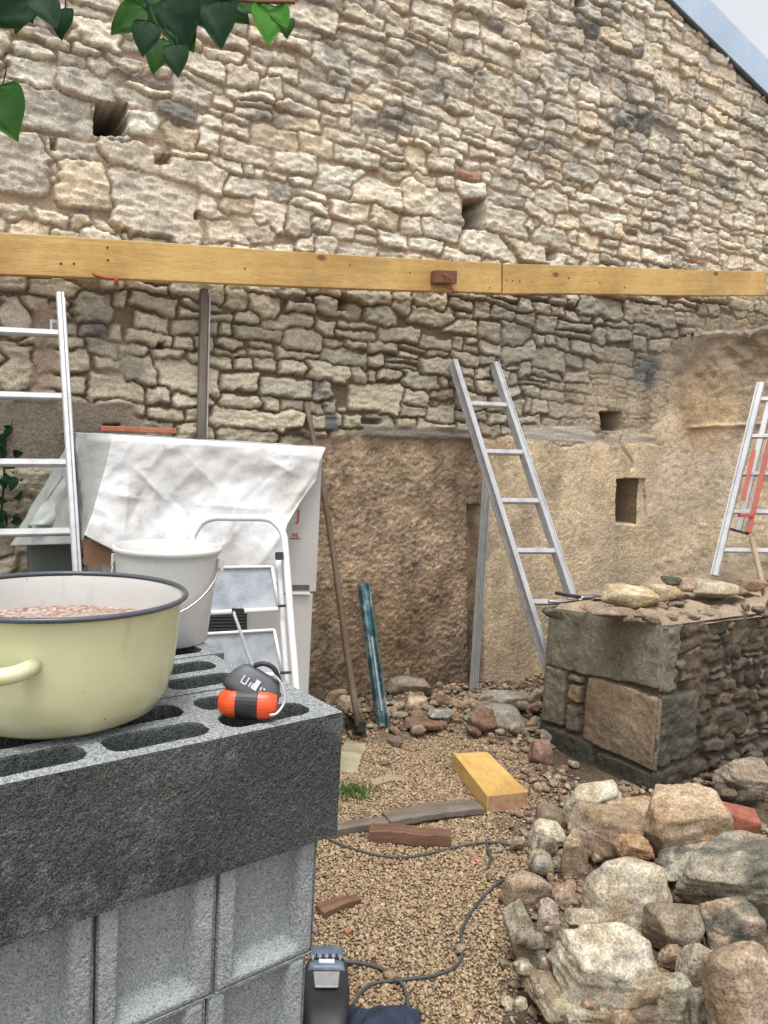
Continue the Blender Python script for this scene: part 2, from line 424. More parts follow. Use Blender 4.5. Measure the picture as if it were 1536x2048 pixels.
prot = 0.009+0.018*rs.rand(n+1); tx = rs.uniform(-.10, .10, n+1); tz = rs.uniform(-.20, .08, n+1)
cxs = np.array([s[0] for s in st]+[0]); czs = np.array([s[1] for s in st]+[0])
cw = 0.011
prof = 1-(1-np.clip((gap+.002*vn(Q, 60, 8))/cw, 0, 1))**2
fine = fbm(Q, 34, 4, 40); med = fbm(Q, 14, 3, 60); strat = fbm(Q*np.array([1, 3.2, 1]), 22, 4, 90)
joint = 0.004*fbm(Q, 18, 4, 77) - 0.010*lower - 0.006*sst(.1, .5, vn(Q, 2.4, 31))
H = joint + prof*(prot[lab] - joint + (X-cxs[lab])*tx[lab] + (Z-czs[lab])*tz[lab] + 0.007*fine + 0.004*med + 0.009*strat - .007*np.abs(fbm(Q*np.array([1, 1.6, 1]), 16, 3, 95)) + 0.008*lower)
H = np.where(lab < 0, joint, H)
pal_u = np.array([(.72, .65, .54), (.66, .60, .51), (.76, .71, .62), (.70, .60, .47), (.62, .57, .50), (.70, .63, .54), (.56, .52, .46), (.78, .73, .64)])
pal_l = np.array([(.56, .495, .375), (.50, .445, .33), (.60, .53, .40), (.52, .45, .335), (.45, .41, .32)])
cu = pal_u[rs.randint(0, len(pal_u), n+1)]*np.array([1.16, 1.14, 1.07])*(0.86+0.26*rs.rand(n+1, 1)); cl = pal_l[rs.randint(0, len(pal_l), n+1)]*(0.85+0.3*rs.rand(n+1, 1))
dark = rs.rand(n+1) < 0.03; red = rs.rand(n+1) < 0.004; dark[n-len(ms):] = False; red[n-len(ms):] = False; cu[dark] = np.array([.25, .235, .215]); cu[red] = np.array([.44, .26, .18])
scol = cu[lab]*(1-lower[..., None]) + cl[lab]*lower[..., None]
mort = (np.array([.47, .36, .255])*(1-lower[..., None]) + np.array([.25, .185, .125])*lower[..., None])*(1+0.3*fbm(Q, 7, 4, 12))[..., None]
e = sst(0.0, 0.012, gap)*(lab >= 0)
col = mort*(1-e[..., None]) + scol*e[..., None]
# weathering: grey lichen and darker clusters on the upper wall
li = sst(0.08, 0.5, fbm(Q, 2.6, 5, 200)+0.7*fbm(Q, 17, 4, 210)+.12*sst(700, 1000, PX)*sst(-300, 500, 500-PY))*(1-lower)
pit_ = (sst(.25, .6, fbm(Q*np.array([1, 1.5, 1]), 26, 4, 215, .7))*.45*(1-lower))[..., None]; col = col*(1-pit_)+pit_*np.array([.20, .18, .16])
col = col*(1-0.5*li[..., None]) + 0.5*li[..., None]*np.array([.24, .235, .225])
def blob(px, py, rx, ry): return np.exp(-(((PX-px)/rx)**2+((PY-py)/ry)**2)*1.2)
for (a, b, c, d, k) in [(775, 240, 55, 28, .9), (960, 142, 30, 18, .9), (880, 180, 90, 40, .5), (1270, 245, 60, 22, .8), (535, 240, 35, 22, .7), (700, 330, 90, 20, .3),
                        (1130, 130, 120, 60, .45), (1450, 350, 70, 60, .4), (560, 380, 60, 22, .5), (1110, 300, 80, 50, .35), (1180, 290, 20, 12, .5), (190, 660, 35, 45, .6), (260, 730, 40, 40, .6), (640, 780, 40, 45, .6), (820, 100, 80, 40, .4), (370, 30, 60, 60, .4)]:
    mk_ = np.clip(blob(a, b, c, d)*k*1.3*(0.8+1.6*fbm(Q, 15, 4, 220)), 0, .92)[..., None]*(.35+.65*e[..., None])
    col = col*(1-mk_)+mk_*np.array([.12, .12, .12])
# grey stone right of the ladder below the board
gr = sst(930, 1010, PX+20*vn(Q, 6, 9))*lower*(1-sst(830, 880, PY))
col = col*(1-gr[..., None]*.4)+gr[..., None]*.4*col.mean(-1, keepdims=True)*np.array([1.0, .96, .9])*0.85
# render zones
def blend(msk, hh, cc):
    global H, col
    H = H*(1-msk)+hh*msk; col = col*(1-msk[..., None])+cc*msk[..., None]
wob = 16*fbm(Q, 5, 5, 300)
sm = lambda a, b, v: sst(a, b, v)
Qs = Q*np.array([1, 1.5, 1]); rough_r = 0.007*fbm(Qs, 7, 5, 310, 0.72)+0.0035*fbm(Qs, 52, 2, 320, .7)+0.0025*_h(np.arange(X.size).reshape(X.shape), 0*lab, 0*lab, 5)
m_brown = sm(862, 884, PY+wob)*(1-sm(955, 965, PX))*sm(560, 640, PX)
blend(m_brown, 0.0+rough_r*1.3, np.array([.40, .295, .20])*(1+.45*fbm(Q, 9, 5, 330)+.45*sst(.1, .6, fbm(Q, 40, 3, 335))-.3*sst(.1, .5, fbm(Q, 28, 3, 336)))[..., None])
m_tan = sm(868, 890, PY+wob)*sm(955, 963, PX)
blend(m_tan, 0.030+rough_r*.5, np.array([.66, .52, .345])*(1+.25*fbm(Q, 6, 5, 340)+.22*fbm(Q, 50, 3, 345))[..., None])
m_tr = sm(650, 800, PY+wob*3+0.45*(PX-1230))*sm(1010, 1210, PX+wob*3)*sst(-.5, .0, fbm(Q, 9, 3, 351)+.9*sst(760, 840, PY)+.6*sst(1200, 1280, PX))*(1-m_tan)
blend(m_tr*.85, 0.022+rough_r, np.array([.46, .375, .265])*(1+.3*fbm(Q, 8, 5, 350))[..., None])
m_left = sm(800, 812, PY+wob*.5)*(1-sm(928, 938, PY+wob*.4))*(1-sm(250, 300, PX+wob))
blend(m_left, 0.015+rough_r*.35, np.array([.27, .225, .175])*(1+.2*fbm(Q, 8, 5, 360))[..., None])
m_pk = sm(55, 70, PX+wob)*(1-sm(100, 118, PX+wob))*sm(600, 612, PY)*(1-sm(790, 800, PY))
blend(m_pk*.8, 0.012+rough_r*.5, np.array([.40, .29, .22])*(1+.2*fbm(Q, 8, 5, 370))[..., None])
m_sm = np.clip(lower*sst(.05, .35, fbm(Q, 3.1, 4, 380))*(1-sm(380, 500, PX))*.8, 0, 1)
blend(m_sm, 0.010+rough_r*.6, np.array([.33, .29, .22])*(1+.25*fbm(Q, 9, 5, 385))[..., None])
def stains(p, k=0):
    a_ = sst(-.05, .45, fbm(p, 1.9, 5, 600+k)); b_ = sst(.0, .5, fbm(p*np.array([1.6, .5, 1]), 3.5, 5, 610+k)); c_ = sst(.1, .5, fbm(p, 7, 5, 620+k))
    r_ = np.ones(p.shape[:2]+(3,)); r_ *= 1-(a_*.30)[..., None]*np.array([.8, 1, 1.25]); r_ *= 1-(b_*.28)[..., None]; r_ *= 1-(c_*.25)[..., None]*np.array([.9, .9, .8]); return r_
mz = np.clip(m_brown+m_tan+m_tr, 0, 1)[..., None]; col = col*(1-mz)+col*stains(Q)*1.12*mz
sp_ = (sst(.3, .6, fbm(Q, 48, 3, 630))*.5*mz[..., 0]*(1-.4*m_tan))[..., None]; col = col*(1-sp_)+sp_*np.array([.16, .12, .085])
# pale lintel strips in the wall
for (a, b, c, d, cc) in [(722, 850, 955, 874, (.27, .235, .20)), (1040, 850, 1180, 882, (.50, .46, .39)), (1210, 866, 1330, 888, (.48, .42, .33)), (645, 828, 672, 862, (.16, .16, .165))]:
    mm = sm(a-3, a+3, PX+wob*.3)*(1-sm(c-5, c+5, PX+wob))*sm(b-2, b+3, PY+wob*.25-0.03*(PX-a))*(1-sm(d-3, d+2, PY+wob*.3-0.03*(PX-a)))
    blend(mm, 0.026+0.006*fbm(Q*np.array([.3, 4, 1]), 14, 4, 11), np.array(cc)*(1+.35*fbm(Q*np.array([.4, 6, 1]), 14, 4, 390))[..., None])
m_h = np.clip(blob(1290, 745, 26, 32)*1.3*(1+fbm(Q, 14, 3, 9)), 0, 1); blend(m_h, .012+rough_r*2, np.array([.17, .18, .19])*(1+.5*fbm(Q, 20, 3, 19))[..., None])
m_pkt = sst(-.1, .4, fbm(Q, 1.7, 4, 61))*m_tan*.6; col = col*(1-m_pkt[..., None])+m_pkt[..., None]*np.array([.53, .435, .33])
# damp foot of the brown panel and algae tint
dk = sst(1180, 1400, PY+wob)*m_brown*.45 + blob(900, 1330, 90, 110)*m_brown*.35
col *= (1-np.clip(dk, 0, .8)*.75)[..., None]
grn = blob(1480, 1000, 60, 120)*.4+blob(800, 950, 90, 50)*.2
col *= 1-grn[..., None]*np.array([.18, .05, .15])
# openings: put-log holes, niche, gap beside the profile
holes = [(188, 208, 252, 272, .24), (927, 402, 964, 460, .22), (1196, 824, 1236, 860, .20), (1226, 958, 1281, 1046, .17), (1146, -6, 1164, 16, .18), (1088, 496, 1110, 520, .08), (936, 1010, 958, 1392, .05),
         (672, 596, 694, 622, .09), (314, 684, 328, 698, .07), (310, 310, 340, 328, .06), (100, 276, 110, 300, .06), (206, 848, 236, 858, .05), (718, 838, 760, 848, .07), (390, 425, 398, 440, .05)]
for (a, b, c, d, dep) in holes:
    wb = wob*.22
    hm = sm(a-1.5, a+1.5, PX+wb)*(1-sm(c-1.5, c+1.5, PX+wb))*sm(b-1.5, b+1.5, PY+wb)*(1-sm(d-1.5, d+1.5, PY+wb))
    cd_ = (hm*(dep > .12))[..., None]*.75; col = col*(1-cd_)+cd_*np.array([.13, .115, .10])  # shade inside the niche and deeper holes is painted into the wall colour
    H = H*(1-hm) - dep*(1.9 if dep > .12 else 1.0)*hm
# crack above the niche
crk = np.exp(-((PX-(1236+(PY-870)*.27+6*np.sin(PY*.09)))/2.4)**2)*sm(868, 880, PY)*(1-sm(935, 945, PY)); H -= crk*.02
# wall surface with the openings pushed in
Yg = WY - H
# roof rake: line through (1322,0)-(1536,205) on the wall
(ax_, az_), (bx_, bz_) = wpt(1322, 0), wpt(1536, 207)
slope = (bz_-az_)/(bx_-ax_)
keepv = Z < az_+slope*(X-ax_)+0.03
keep = keepv[:-1, :-1] & keepv[1:, 1:]
house = thing('stone_building', 'tall rubble stone gable wall with rough tan render below the yellow board', 'building', (1.9, WY, 0))
V = np.stack([X, Yg, Z], -1).reshape(-1, 3)
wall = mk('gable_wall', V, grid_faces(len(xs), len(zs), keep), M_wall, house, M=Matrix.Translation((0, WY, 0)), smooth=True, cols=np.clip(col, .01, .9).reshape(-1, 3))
# backing mass behind the facing so that the wall has thickness
b = MB(); zl = az_+slope*(-1.0-ax_); zr = az_+slope*(6.6-ax_)
b.box8([(-1, WY+.55, -.2), (6.6, WY+.55, -.2), (6.6, WY+.75, -.2), (-1, WY+.75, -.2), (-1, WY+.55, zl), (6.6, WY+.55, zr), (6.6, WY+.75, zr), (-1, WY+.75, zl)])
b.build('wall_core', M_shade, house)
# verge: dark soffit strip and pale blue grey flashing, roof sheet running back
def rake(x, off): return az_+slope*(x-ax_)+off
sec = math.sqrt(1+slope*slope)
def rakeslab(name, mat, y0, y1, o0, o1):
    b = MB(); p = []
    for o in (o0, o1):
        for (x, y) in ((-1, y0), (6.8, y0), (6.8, y1), (-1, y1)): p.append((x, y, rake(x, o*sec)))
    b.box8(p); return b.build(name, mat, house)
rakeslab('verge_soffit', M_zincd, WY-.030, WY+.2, 0.0, 0.012)
rakeslab('verge_flashing', M_grout, WY-.040, WY+.25, 0.014, 0.20)
rakeslab('roof', M_zincd, WY+.252, WY+4.0, 0.06, 0.16)

# ------------------------------------------------------------------ perpendicular rendered wall, right
ZT = 2.13
ds = 0.010; S0 = np.arange(0, 2.8, ds); TH = math.radians(52)*sst(.02, .75, S0)
PXs = wpt(1284, 850)[0]+np.concatenate([[0], np.cumsum(np.cos(TH))[:-1]*ds]); PYs = (WY-.030)-np.concatenate([[0], np.cumsum(np.sin(TH))[:-1]*ds])
zz = np.arange(-0.1, 2.75, ds)
Sp, Zp = np.meshgrid(S0, zz); Xc, _ = np.meshgrid(PXs, zz); Yc, _ = np.meshgrid(PYs, zz); Tc, _ = np.meshgrid(TH, zz)
Qp = np.stack([Xc+.35*(WY-Yc), Zp, np.zeros_like(Sp)], -1)
Hp = 0.010*fbm(Qp, 5, 4, 1)+0.005*fbm(Qp, 40, 3, 2)+.0015*_h(np.arange(Sp.size).reshape(Sp.shape), 0*Sp, 0*Sp, 5)+0.020*fbm(Qp, 1.3, 2, 3)*sst(.1, .5, Sp)
cp = np.array([.62, .49, .335])*(1+.25*fbm(Qp, 6, 5, 340)+.22*fbm(Qp, 50, 3, 345))[..., None]
pk = sst(-.1, .4, fbm(Qp, 1.7, 4, 61))[..., None]; cp = cp*(1-.6*pk)+.6*pk*np.array([.56, .465, .36])
gn = (sst(.0, .5, fbm(Qp, 1.5, 3, 66))*sst(.3, .8, Sp))[..., None]; cp = cp*(1-.35*gn)+.35*gn*np.array([.33, .32, .23])
ZTs = ZT+.11*Sp
top = sst(-.50, -.12, Zp-ZTs+.12*fbm(Qp, 4, 4, 7)+.05); cp = cp*(1-.75*top[..., None])+.75*top[..., None]*np.array([.29, .25, .20])
cp = cp*stains(Qp)*1.12
spp = (sst(.3, .6, fbm(Qp, 48, 3, 631))*.35)[..., None]; cp = cp*(1-spp)+spp*np.array([.16, .12, .085])
Hp = Hp + top*0.03*fbm(Qp, 12, 4, 8)
edge = np.exp(-((Zp-(1.525+.10*Sp+.01*vn(Qp, 8, 3)))/.009)**2)*sst(.30, .36, Sp)*(1-sst(.85, .95, Sp)); Hp += edge*.02; cp *= (1+.2*edge)[..., None]
Hp = Hp*sst(0, .10, Sp)-.016*(1-sst(0, .14, Sp))*(1+vn(Qp, 9, 44))
Hp = Hp-.045*(1-sst(0, .30, Sp+.06*vn(Qp, 8, 45)))*sst(1.50, 1.66, Zp+.05*vn(Qp, 7, 46))
ztop = ZTs - 0.01 - 0.06*np.abs(vn(Qp, 6, 21)) - 0.025*np.abs(vn(Qp, 30, 22)) - .09*(1-sst(0, .35, Sp))
keep = (Zp < ztop)[:-1, :-1]
side = thing('rendered_wall', 'lower tan rendered wall with broken top edge curving out from the stone gable at right', 'wall', (float(PXs[100]), float(PYs[100]), 0))
Vp = np.stack([Xc-np.sin(Tc)*Hp, Yc-np.cos(Tc)*Hp, Zp], -1).reshape(-1, 3)
mk('render_face', Vp, grid_faces(len(S0), len(zz), keep), M_wall, side, smooth=True, cols=np.clip(cp, .01, .9).reshape(-1, 3), origin=(float(PXs[0]), WY, 0))
vs = []; fs = []; idx = list(range(30, len(S0), 8))
for k in idx:
    nx_, ny_ = math.sin(TH[k]), math.cos(TH[k]); zt_k = ZT+.11*S0[k]-.075
    for off_ in (.02, min(.35, .02+.5*(WY+.3-PYs[k]))): 
        vs += [(PXs[k]+nx_*off_, PYs[k]+ny_*off_, -.1), (PXs[k]+nx_*off_, PYs[k]+ny_*off_, zt_k)]
for k in range(len(idx)-1):
    a0 = k*4; b0 = a0+4
    fs += [(a0, b0, b0+1, a0+1), (a0+1, b0+1, b0+3, a0+3), (a0+3, b0+3, b0+2, a0+2)]
fs += [(0, 1, 3, 2), (len(vs)-4, len(vs)-2, len(vs)-1, len(vs)-3)]
b = MB(); b.add(vs, fs); b.build('wall_core', simple('rubble_core', (.24, .20, .155), .95, bmp=.8, bdist=.02, bscale=20), side)
vs = []; fs = []; prev = None; NN = 420
for i_ in range(NN):
    sv = .30+2.4*i_/NN; k = min(len(S0)-1, int(sv/ds)); q = np.array([sv, 0, 0]); a_ = float(vn(q, 9, 50))*.5+float(vn(q, 33, 51))*.4; g_ = 1.0 if float(vn(q, 5, 77)) > -.3 else .15
    nx_, ny_ = math.sin(TH[k]), math.cos(TH[k]); zc = ZT+.11*sv-.03+.016*a_; o1_ = .006+(.035+.02*a_)*g_; P0 = Vector((PXs[k], PYs[k], 0)); nv_ = Vector((-nx_, -ny_, 0))
    vs += [P0+nv_*o1_+Vector((0, 0, zc-.014-.012*abs(a_))), P0+nv_*(o1_+.003)+Vector((0, 0, zc+.004)), P0-nv_*.03+Vector((0, 0, zc+.012)), P0-nv_*.25+Vector((0, 0, zc+.004)), P0-nv_*.25+Vector((0, 0, zc-.06)), P0-nv_*.0+Vector((0, 0, zc-.05))]
for i_ in range(NN-1):
    for k in range(6): fs.append((i_*6+k, i_*6+(k+1) % 6, (i_+1)*6+(k+1) % 6, (i_+1)*6+k))
b = MB(); b.add(vs, fs); b.build('coping', simple('pale_mortar', (.46, .41, .34), .95, var=.45, scale=25, bmp=.8, bscale=60, bdist=.01), side, smooth=False)

# ------------------------------------------------------------------ ground
def pile_pts(): return [(1.45, 1.35), (1.75, 1.15), (2.0, 1.45)]
pc = at_z(1290, 1850, 0.0)
def gh(x, y):
    x = np.asarray(x, float); y = np.asarray(y, float)
    q = np.stack([x, y, np.zeros_like(x)], -1)
    g = 0.07*sst(2.55, 3.2, y) + 0.012*fbm(q, 2.5, 3, 500) + 0.006*fbm(q, 14, 3, 501)
    g = g + 0.10*np.exp(-(((x-pc.x-.10)/.42)**2+((y-pc.y-.0)/.42)**2))
    g = g + 0.04*sst(2.4, 3.1, y)*fbm(q, 7, 4, 505) 
    return g
xs_ = np.arange(-0.6, 4.2, 0.012); ys_ = np.arange(0.2, 3.3, 0.012)
GX, GY = np.meshgrid(xs_, ys_); GZ = gh(GX, GY)
Gq = np.stack([GX, GY, np.zeros_like(GX)], -1)
gpx, gpy = project_np(np.stack([GX, GY, GZ], -1).reshape(-1, 3)); gpx = gpx.reshape(GX.shape); gpy = gpy.reshape(GX.shape)
soil = np.clip(sst(-40, 60, gpx-1020+60*vn(Gq, 5, 7)+0.5*(1700-gpy)*0)*(1-0*gpx)+(1-sst(1440, 1560, gpy+60*vn(Gq, 4, 8))), 0, 1)
wallz = (1-sst(1440, 1500, gpy+30*vn(Gq, 6, 8)+.1*(gpx-1000)))
GZ2 = GZ + wallz*(0.02*fbm(Gq, 16, 4, 9)+.012*fbm(Gq, 40, 3, 10)) - .004*(1-soil)
gc = np.array([.29, .215, .15])*(1-soil[..., None])+soil[..., None]*np.array([.20, .145, .105])
gm = (sst(0, .35, fbm(Gq, 3.3, 4, 13))*blob.__call__(0, 0, 1, 1)[0, 0]*0) if False else 0
gg = np.exp(-(((gpx-960)/130)**2+((gpy-1425)/40)**2))[..., None]
gc = gc*(1-.75*gg)+.75*gg*np.array([.30, .28, .26])
gc = gc*(1+.3*fbm(Gq, 9, 5, 15))[..., None]
mk('ground', np.stack([GX, GY, GZ2], -1).reshape(-1, 3), grid_faces(len(xs_), len(ys_)), M_ground, None, M=Matrix.Identity(4), smooth=True, cols=np.clip(gc, .01, .9).reshape(-1, 3))['kind'] = 'structure'
b = MB(); R = 400
b.add([(-R, -R, -.09), (R, -R, -.09), (R, R, -.09), (-R, R, -.09)], [(0, 1, 2, 3)])
b.build('surrounding_ground', simple('earth', (.17, .14, .10), .95, var=.3, scale=.6), M=Matrix.Identity(4))['kind'] = 'structure'
# apron joining the detailed ground to the surrounding earth
b = MB()
ring_i = [(-.6, .2), (4.19, .2), (4.19, 3.29), (-.6, 3.29)]; ring_o = [(-8, -8), (12, -8), (12, 11), (-8, 11)]
vv = [(x, y, -.03) for x, y in ring_i]+[(x, y, -.085) for x, y in ring_o]
b.add(vv, [(4, 5, 1, 0), (5, 6, 2, 1), (6, 7, 3, 2), (7, 4, 0, 3)]); b.build('yard_earth', M_ground if False else simple('yard_soil', (.22, .17, .12), .95, var=.35, scale=6, bmp=.8, bscale=40, bdist=.02), M=Matrix.Identity(4))['kind'] = 'structure'

# base icosphere templates
import bmesh
def ico(sub):
    bm = bmesh.new(); bmesh.ops.create_icosphere(bm, subdivisions=sub, radius=1)
    v = np.array([tuple(x.co) for x in bm.verts]); bm.faces.ensure_lookup_table(); f = np.array([[q.index for q in p.verts] for p in bm.faces]); bm.free(); return v, f
ICO = {k: ico(k) for k in (1, 2, 3, 4, 5)}
def scatter(name, label, pts, sizes, cols, mat, seed, sub=1, flat=.6, rough=.25):
    r = np.random.RandomState(seed); v0, f0 = ICO[sub]; n = len(pts); nv = len(v0)
    ang = r.rand(n, 3)*6.28
    V = v0[None]*(1+rough*(r.rand(n, nv, 1)-.5)*2)*np.stack([r.uniform(.75, 1.35, n), r.uniform(.65, 1.1, n), r.uniform(flat*.7, flat*1.3, n)], -1)[:, None]
    ca, sa = np.cos(ang[:, 0]), np.sin(ang[:, 0]); tx_ = r.uniform(-.5, .5, n)
    x = V[..., 0]*ca[:, None]-V[..., 1]*sa[:, None]; y = V[..., 0]*sa[:, None]+V[..., 1]*ca[:, None]; z = V[..., 2]
    y2 = y*np.cos(tx_)[:, None]-z*np.sin(tx_)[:, None]; z2 = y*np.sin(tx_)[:, None]+z*np.cos(tx_)[:, None]
    V = np.stack([x, y2, z2], -1)*sizes[:, None, None]+pts[:, None]
    Fc = (f0[None]+(np.arange(n)*nv)[:, None, None]).reshape(-1, 3)
    o = mk(name, V.reshape(-1, 3), Fc, mat, None, smooth=False, cols=np.repeat(cols, nv, 0), origin=(0, 0, 0))
    return tag(o, label, None, None, 'stuff')
# gravel
r = np.random.RandomState(5)
n = 170000
gx = r.uniform(.05, 2.3, n); gy = r.uniform(.7, 3.1, n); gz = gh(gx, gy)
pp = np.stack([gx, gy, gz], -1); qx, qy = project_np(pp)
qv = np.stack([gx, gy, 0*gx], -1)
pr = (1-sst(-60, 60, qx-(1060-.1*(qy-1500))+70*vn(qv, 4, 7)))*sst(1450, 1530, qy+60*vn(qv, 4, 8)+.12*(qx-900))
ok = (qx > 560) & (qx < 1300) & (qy > 1400) & (qy < 2250) & (r.rand(n) < np.clip(pr, 0.04, 1)) & (qy > 1380+0*qx)
pp = pp[ok]; n = len(pp)
sz = .0022+.0040*r.rand(n)**1.5; big_ = r.rand(n) < .012; sz = np.where(big_, sz*2.0, sz); pp[:, 2] += r.uniform(-.003, .003, n)
pc_ = np.array([(.40, .315, .22), (.36, .28, .19), (.42, .34, .24), (.34, .255, .17), (.31, .235, .165), (.38, .29, .195), (.46, .38, .28), (.28, .21, .15)])[r.randint(0, 8, n)]*r.uniform(.78, 1.15, (n, 1))*np.array([1.05, .98, .88])
scatter('gravel', 'pale tan pea gravel covering the yard floor', pp, sz, pc_, M_pebble, 6, 1, .7, .15)
# chips
n = 26000
gx = r.uniform(.3, 3.6, n); gy = r.uniform(1.0, 3.22, n); pp = np.stack([gx, gy, gh(gx, gy)], -1); qx, qy = project_np(pp); qv = np.stack([gx, gy, 0*gx], -1)
zone = np.clip((1-sst(1430, 1520, qy+50*vn(qv, 4, 8)))*1.0 + sst(1000, 1100, qx)*sst(-.2, .3, .4+vn(qv, 5, 3)), 0.012, 1)
ok = (r.rand(n) < zone) & (qx > 560) & (qx < 1650) & (qy > 1330)
pp = pp[ok]; n = len(pp); sz = .004+.016*r.rand(n)**3.2; pp[:, 2] += sz*.3+.004
pc_ = np.array([(.32, .23, .155), (.38, .29, .21), (.24, .175, .125), (.42, .35, .265), (.29, .19, .13), (.31, .27, .22), (.34, .245, .17)])[r.randint(0, 7, n)]*r.uniform(.7, 1.15, (n, 1))
scatter('stone_chips', 'small mortar and stone chips strewn at the wall foot', pp, sz, pc_, M_rock, 9, 2, .5, .3)

# ------------------------------------------------------------------ rocks
def rock(name, px, py, hw, hh, z, c, seed, label=None, cat='stone', group=None, sub=5, depth=None, tilt=0.0, nrm=13, sharp=36.0, zsq=None, mat=None, lumps=.06, c2=None, strata=0.0):
    r = np.random.RandomState(seed)
    ctr = at_z(px, py, z); D = (ctr-CAM).dot(FW); a = hw/F_PX*D; b_ = hh/F_PX*D
    v, f = ICO[sub]
    nd = r.randn(nrm, 3); nd /= np.linalg.norm(nd, axis=1)[:, None]
    nd = np.concatenate([nd, [[0, 0, 1], [0, -.35, .93], [.9, .1, .2], [-.9, -.1, .2], [.1, -.9, -.1], [0, .9, 0], [0, 0, -1]]]); nd /= np.linalg.norm(nd, axis=1)[:, None]
    hs = r.uniform(.56, 1.0, len(nd))
    dp = np.maximum(v @ nd.T, 1e-3)/hs
    rad = (np.sum(dp**sharp, 1))**(-1/sharp)
    k = np.array([seed*3.1, seed*1.7, 0])
    P = v*rad[:, None]
    P = P*(1+lumps*.6*fbm(v+k, 2.0, 4, seed)[:, None]-.04*np.abs(fbm(v+k, 5, 4, seed+5, .6))[:, None]+.020*fbm(v+k, 14, 4, seed+7, .65)[:, None]+.010*vn(v+k, 45, seed+9)[:, None])
    if strata: P = P*(1+strata*vn(np.stack([v[:, 0]*.6, v[:, 1]*.6, v[:, 2]*7], -1)+k, 1.6, seed+40)[:, None])
    ext = (P.max(0)-P.min(0))/2; P = (P-(P.max(0)+P.min(0))/2)/ext
    # local axes: x = screen right, y = away, z = up.  apparent half height mixes depth and height
    dvec = (ctr-CAM).normalized(); s_ = abs(dvec.z); c_ = math.sqrt(1-s_*s_)
    dep = depth if depth is not None else a*.62
    hz = max(.012, math.sqrt(max(b_*b_-(dep*s_)**2, (b_*.45)**2))/c_)
    if zsq: hz = zsq
    P = P*np.array([a, dep, hz])
    ct, st_ = math.cos(tilt), math.sin(tilt)
    P = np.stack([P[:, 0]*ct-P[:, 2]*st_, P[:, 1], P[:, 0]*st_+P[:, 2]*ct], -1)
    ri = np.array([RT.x, RT.y, 0]); ri /= np.linalg.norm(ri); fo = np.array([-ri[1], ri[0], 0])
    Wd = P[:, :1]*ri+P[:, 1:2]*fo+P[:, 2:3]*np.array([0, 0, 1.])+np.array(ctr)
    cc = np.array(c); c2_ = np.array(c2) if c2 is not None else cc*np.array([.72, .67, .60])
    t = sst(-.25, .35, fbm(v+k, 1.7, 4, seed+60))[:, None]
    cols = cc*t+c2_*(1-t); cols *= (1+.25*fbm(v+k, 7, 4, seed+61))[:, None]
    o = mk(name, Wd, f, mat or M_rock, None, smooth=True, cols=np.clip(cols, .01, .9))
    if label: tag(o, label, cat, group)
    return o
PALE = (.60, .55, .44); TAN = (.50, .39, .27); BRN = (.40, .315, .235); GRN = (.43, .395, .31); PINK = (.42, .31, .26); GRY = (.33, .31, .27)
PG = 'rubble stones heaped in the foreground pile'
pile = [
 (1185, 1606, 62, 38, .13, PALE, 'flat pale grey green stone at the back left of the heap', .3, .14),
 (1095, 1676, 40, 30, .08, PALE, 'small wedge of pale stone with brown underside behind the cable end', .1, None),
 (1222, 1672, 82, 48, .15, BRN, 'mottled brown and pale stone below the flat grey green one', -.1, None),
 (1368, 1642, 88, 62, .22, TAN, 'big tan lumpy stone on top of the heap beside the red brick', .12, None),
 (1255, 1790, 92, 76, .17, (.56, .50, .39), 'large rounded cream and brown boulder in the middle of the heap', 0, None),
 (1466, 1748, 125, 62, .20, (.36, .32, .25), 'long dark sided slab with flat pale top at the right edge', .16, None),
 (1362, 1724, 50, 30, .17, GRN, 'greenish angular stone between boulder and dark slab', 0, None),
 (1050, 1782, 54, 40, .06, BRN, 'brown rounded stone under the black cable', 0, None),
 (1136, 1800, 28, 26, .07, BRN, 'small pointed brown stone left of the cream boulder', .3, None),
 (1148, 1726, 30, 60, .10, BRN, 'upright brown slab leaning left behind the cream boulder', .15, None),
 (1052, 1890, 36, 84, .06, (.42, .39, .30), 'long pale angular stone at the left foot of the heap', .42, None),
 (1096, 1846, 24, 44, .12, (.50, .42, .37), 'small pinkish white upright stone', 0, None),
 (1158, 1846, 42, 28, .12, (.48, .42, .32), 'pale small stone between the boulder and the banded rock', 0, None),
 (1214, 1926, 112, 72, .15, (.58, .54, .44), 'largest pale banded rock with ridged right end', -.12, None),
 (1355, 1858, 64, 42, .15, (.30, .26, .20), 'grey brown oval stone with white chip', .2, None),
 (1468, 1860, 62, 54, .17, BRN, 'brown wedge shaped stone under the dark slab', 0, None),
 (1402, 1940, 46, 46, .13, (.42, .38, .31), 'pale angular stone beside the big brown corner rock', -.3, None),
 (1492, 1990, 88, 92, .17, (.47, .37, .28), 'big smooth brown rock in the bottom right corner', .3, None),
 (1160, 2012, 108, 46, .06, (.38, .33, .24), 'low brown and cream slab at the bottom of the heap', -.12, None),
 (1338, 2014, 44, 52, .07, (.40, .38, .30), 'grey green stone at the bottom edge right of the slab', 0, None),
 (1342, 1918, 28, 30, .10, BRN, 'small brown stone wedged between the banded rock and pale angular stone', 0, None),
 (1400, 2022, 24, 44, .08, (.40, .36, .31), 'narrow pale stone beside the bottom right rock', .2, None),
 (1486, 1550, 56, 34, .10, (.38, .33, .27), 'flat topped grey tan block lying apart at the far right', -.1, None),
 (1270, 1622, 66, 24, .18, TAN, 'low tan shelf of stone left of the big tan one', 0, None),
 (1268, 1695, 38, 22, .17, (.45, .30, .18), 'small orange tan stone above the cream boulder', 0, None),
 (1400, 1705, 48, 26, .16, (.40, .38, .32), 'grey stone half hidden below the big tan one', 0, None),
]
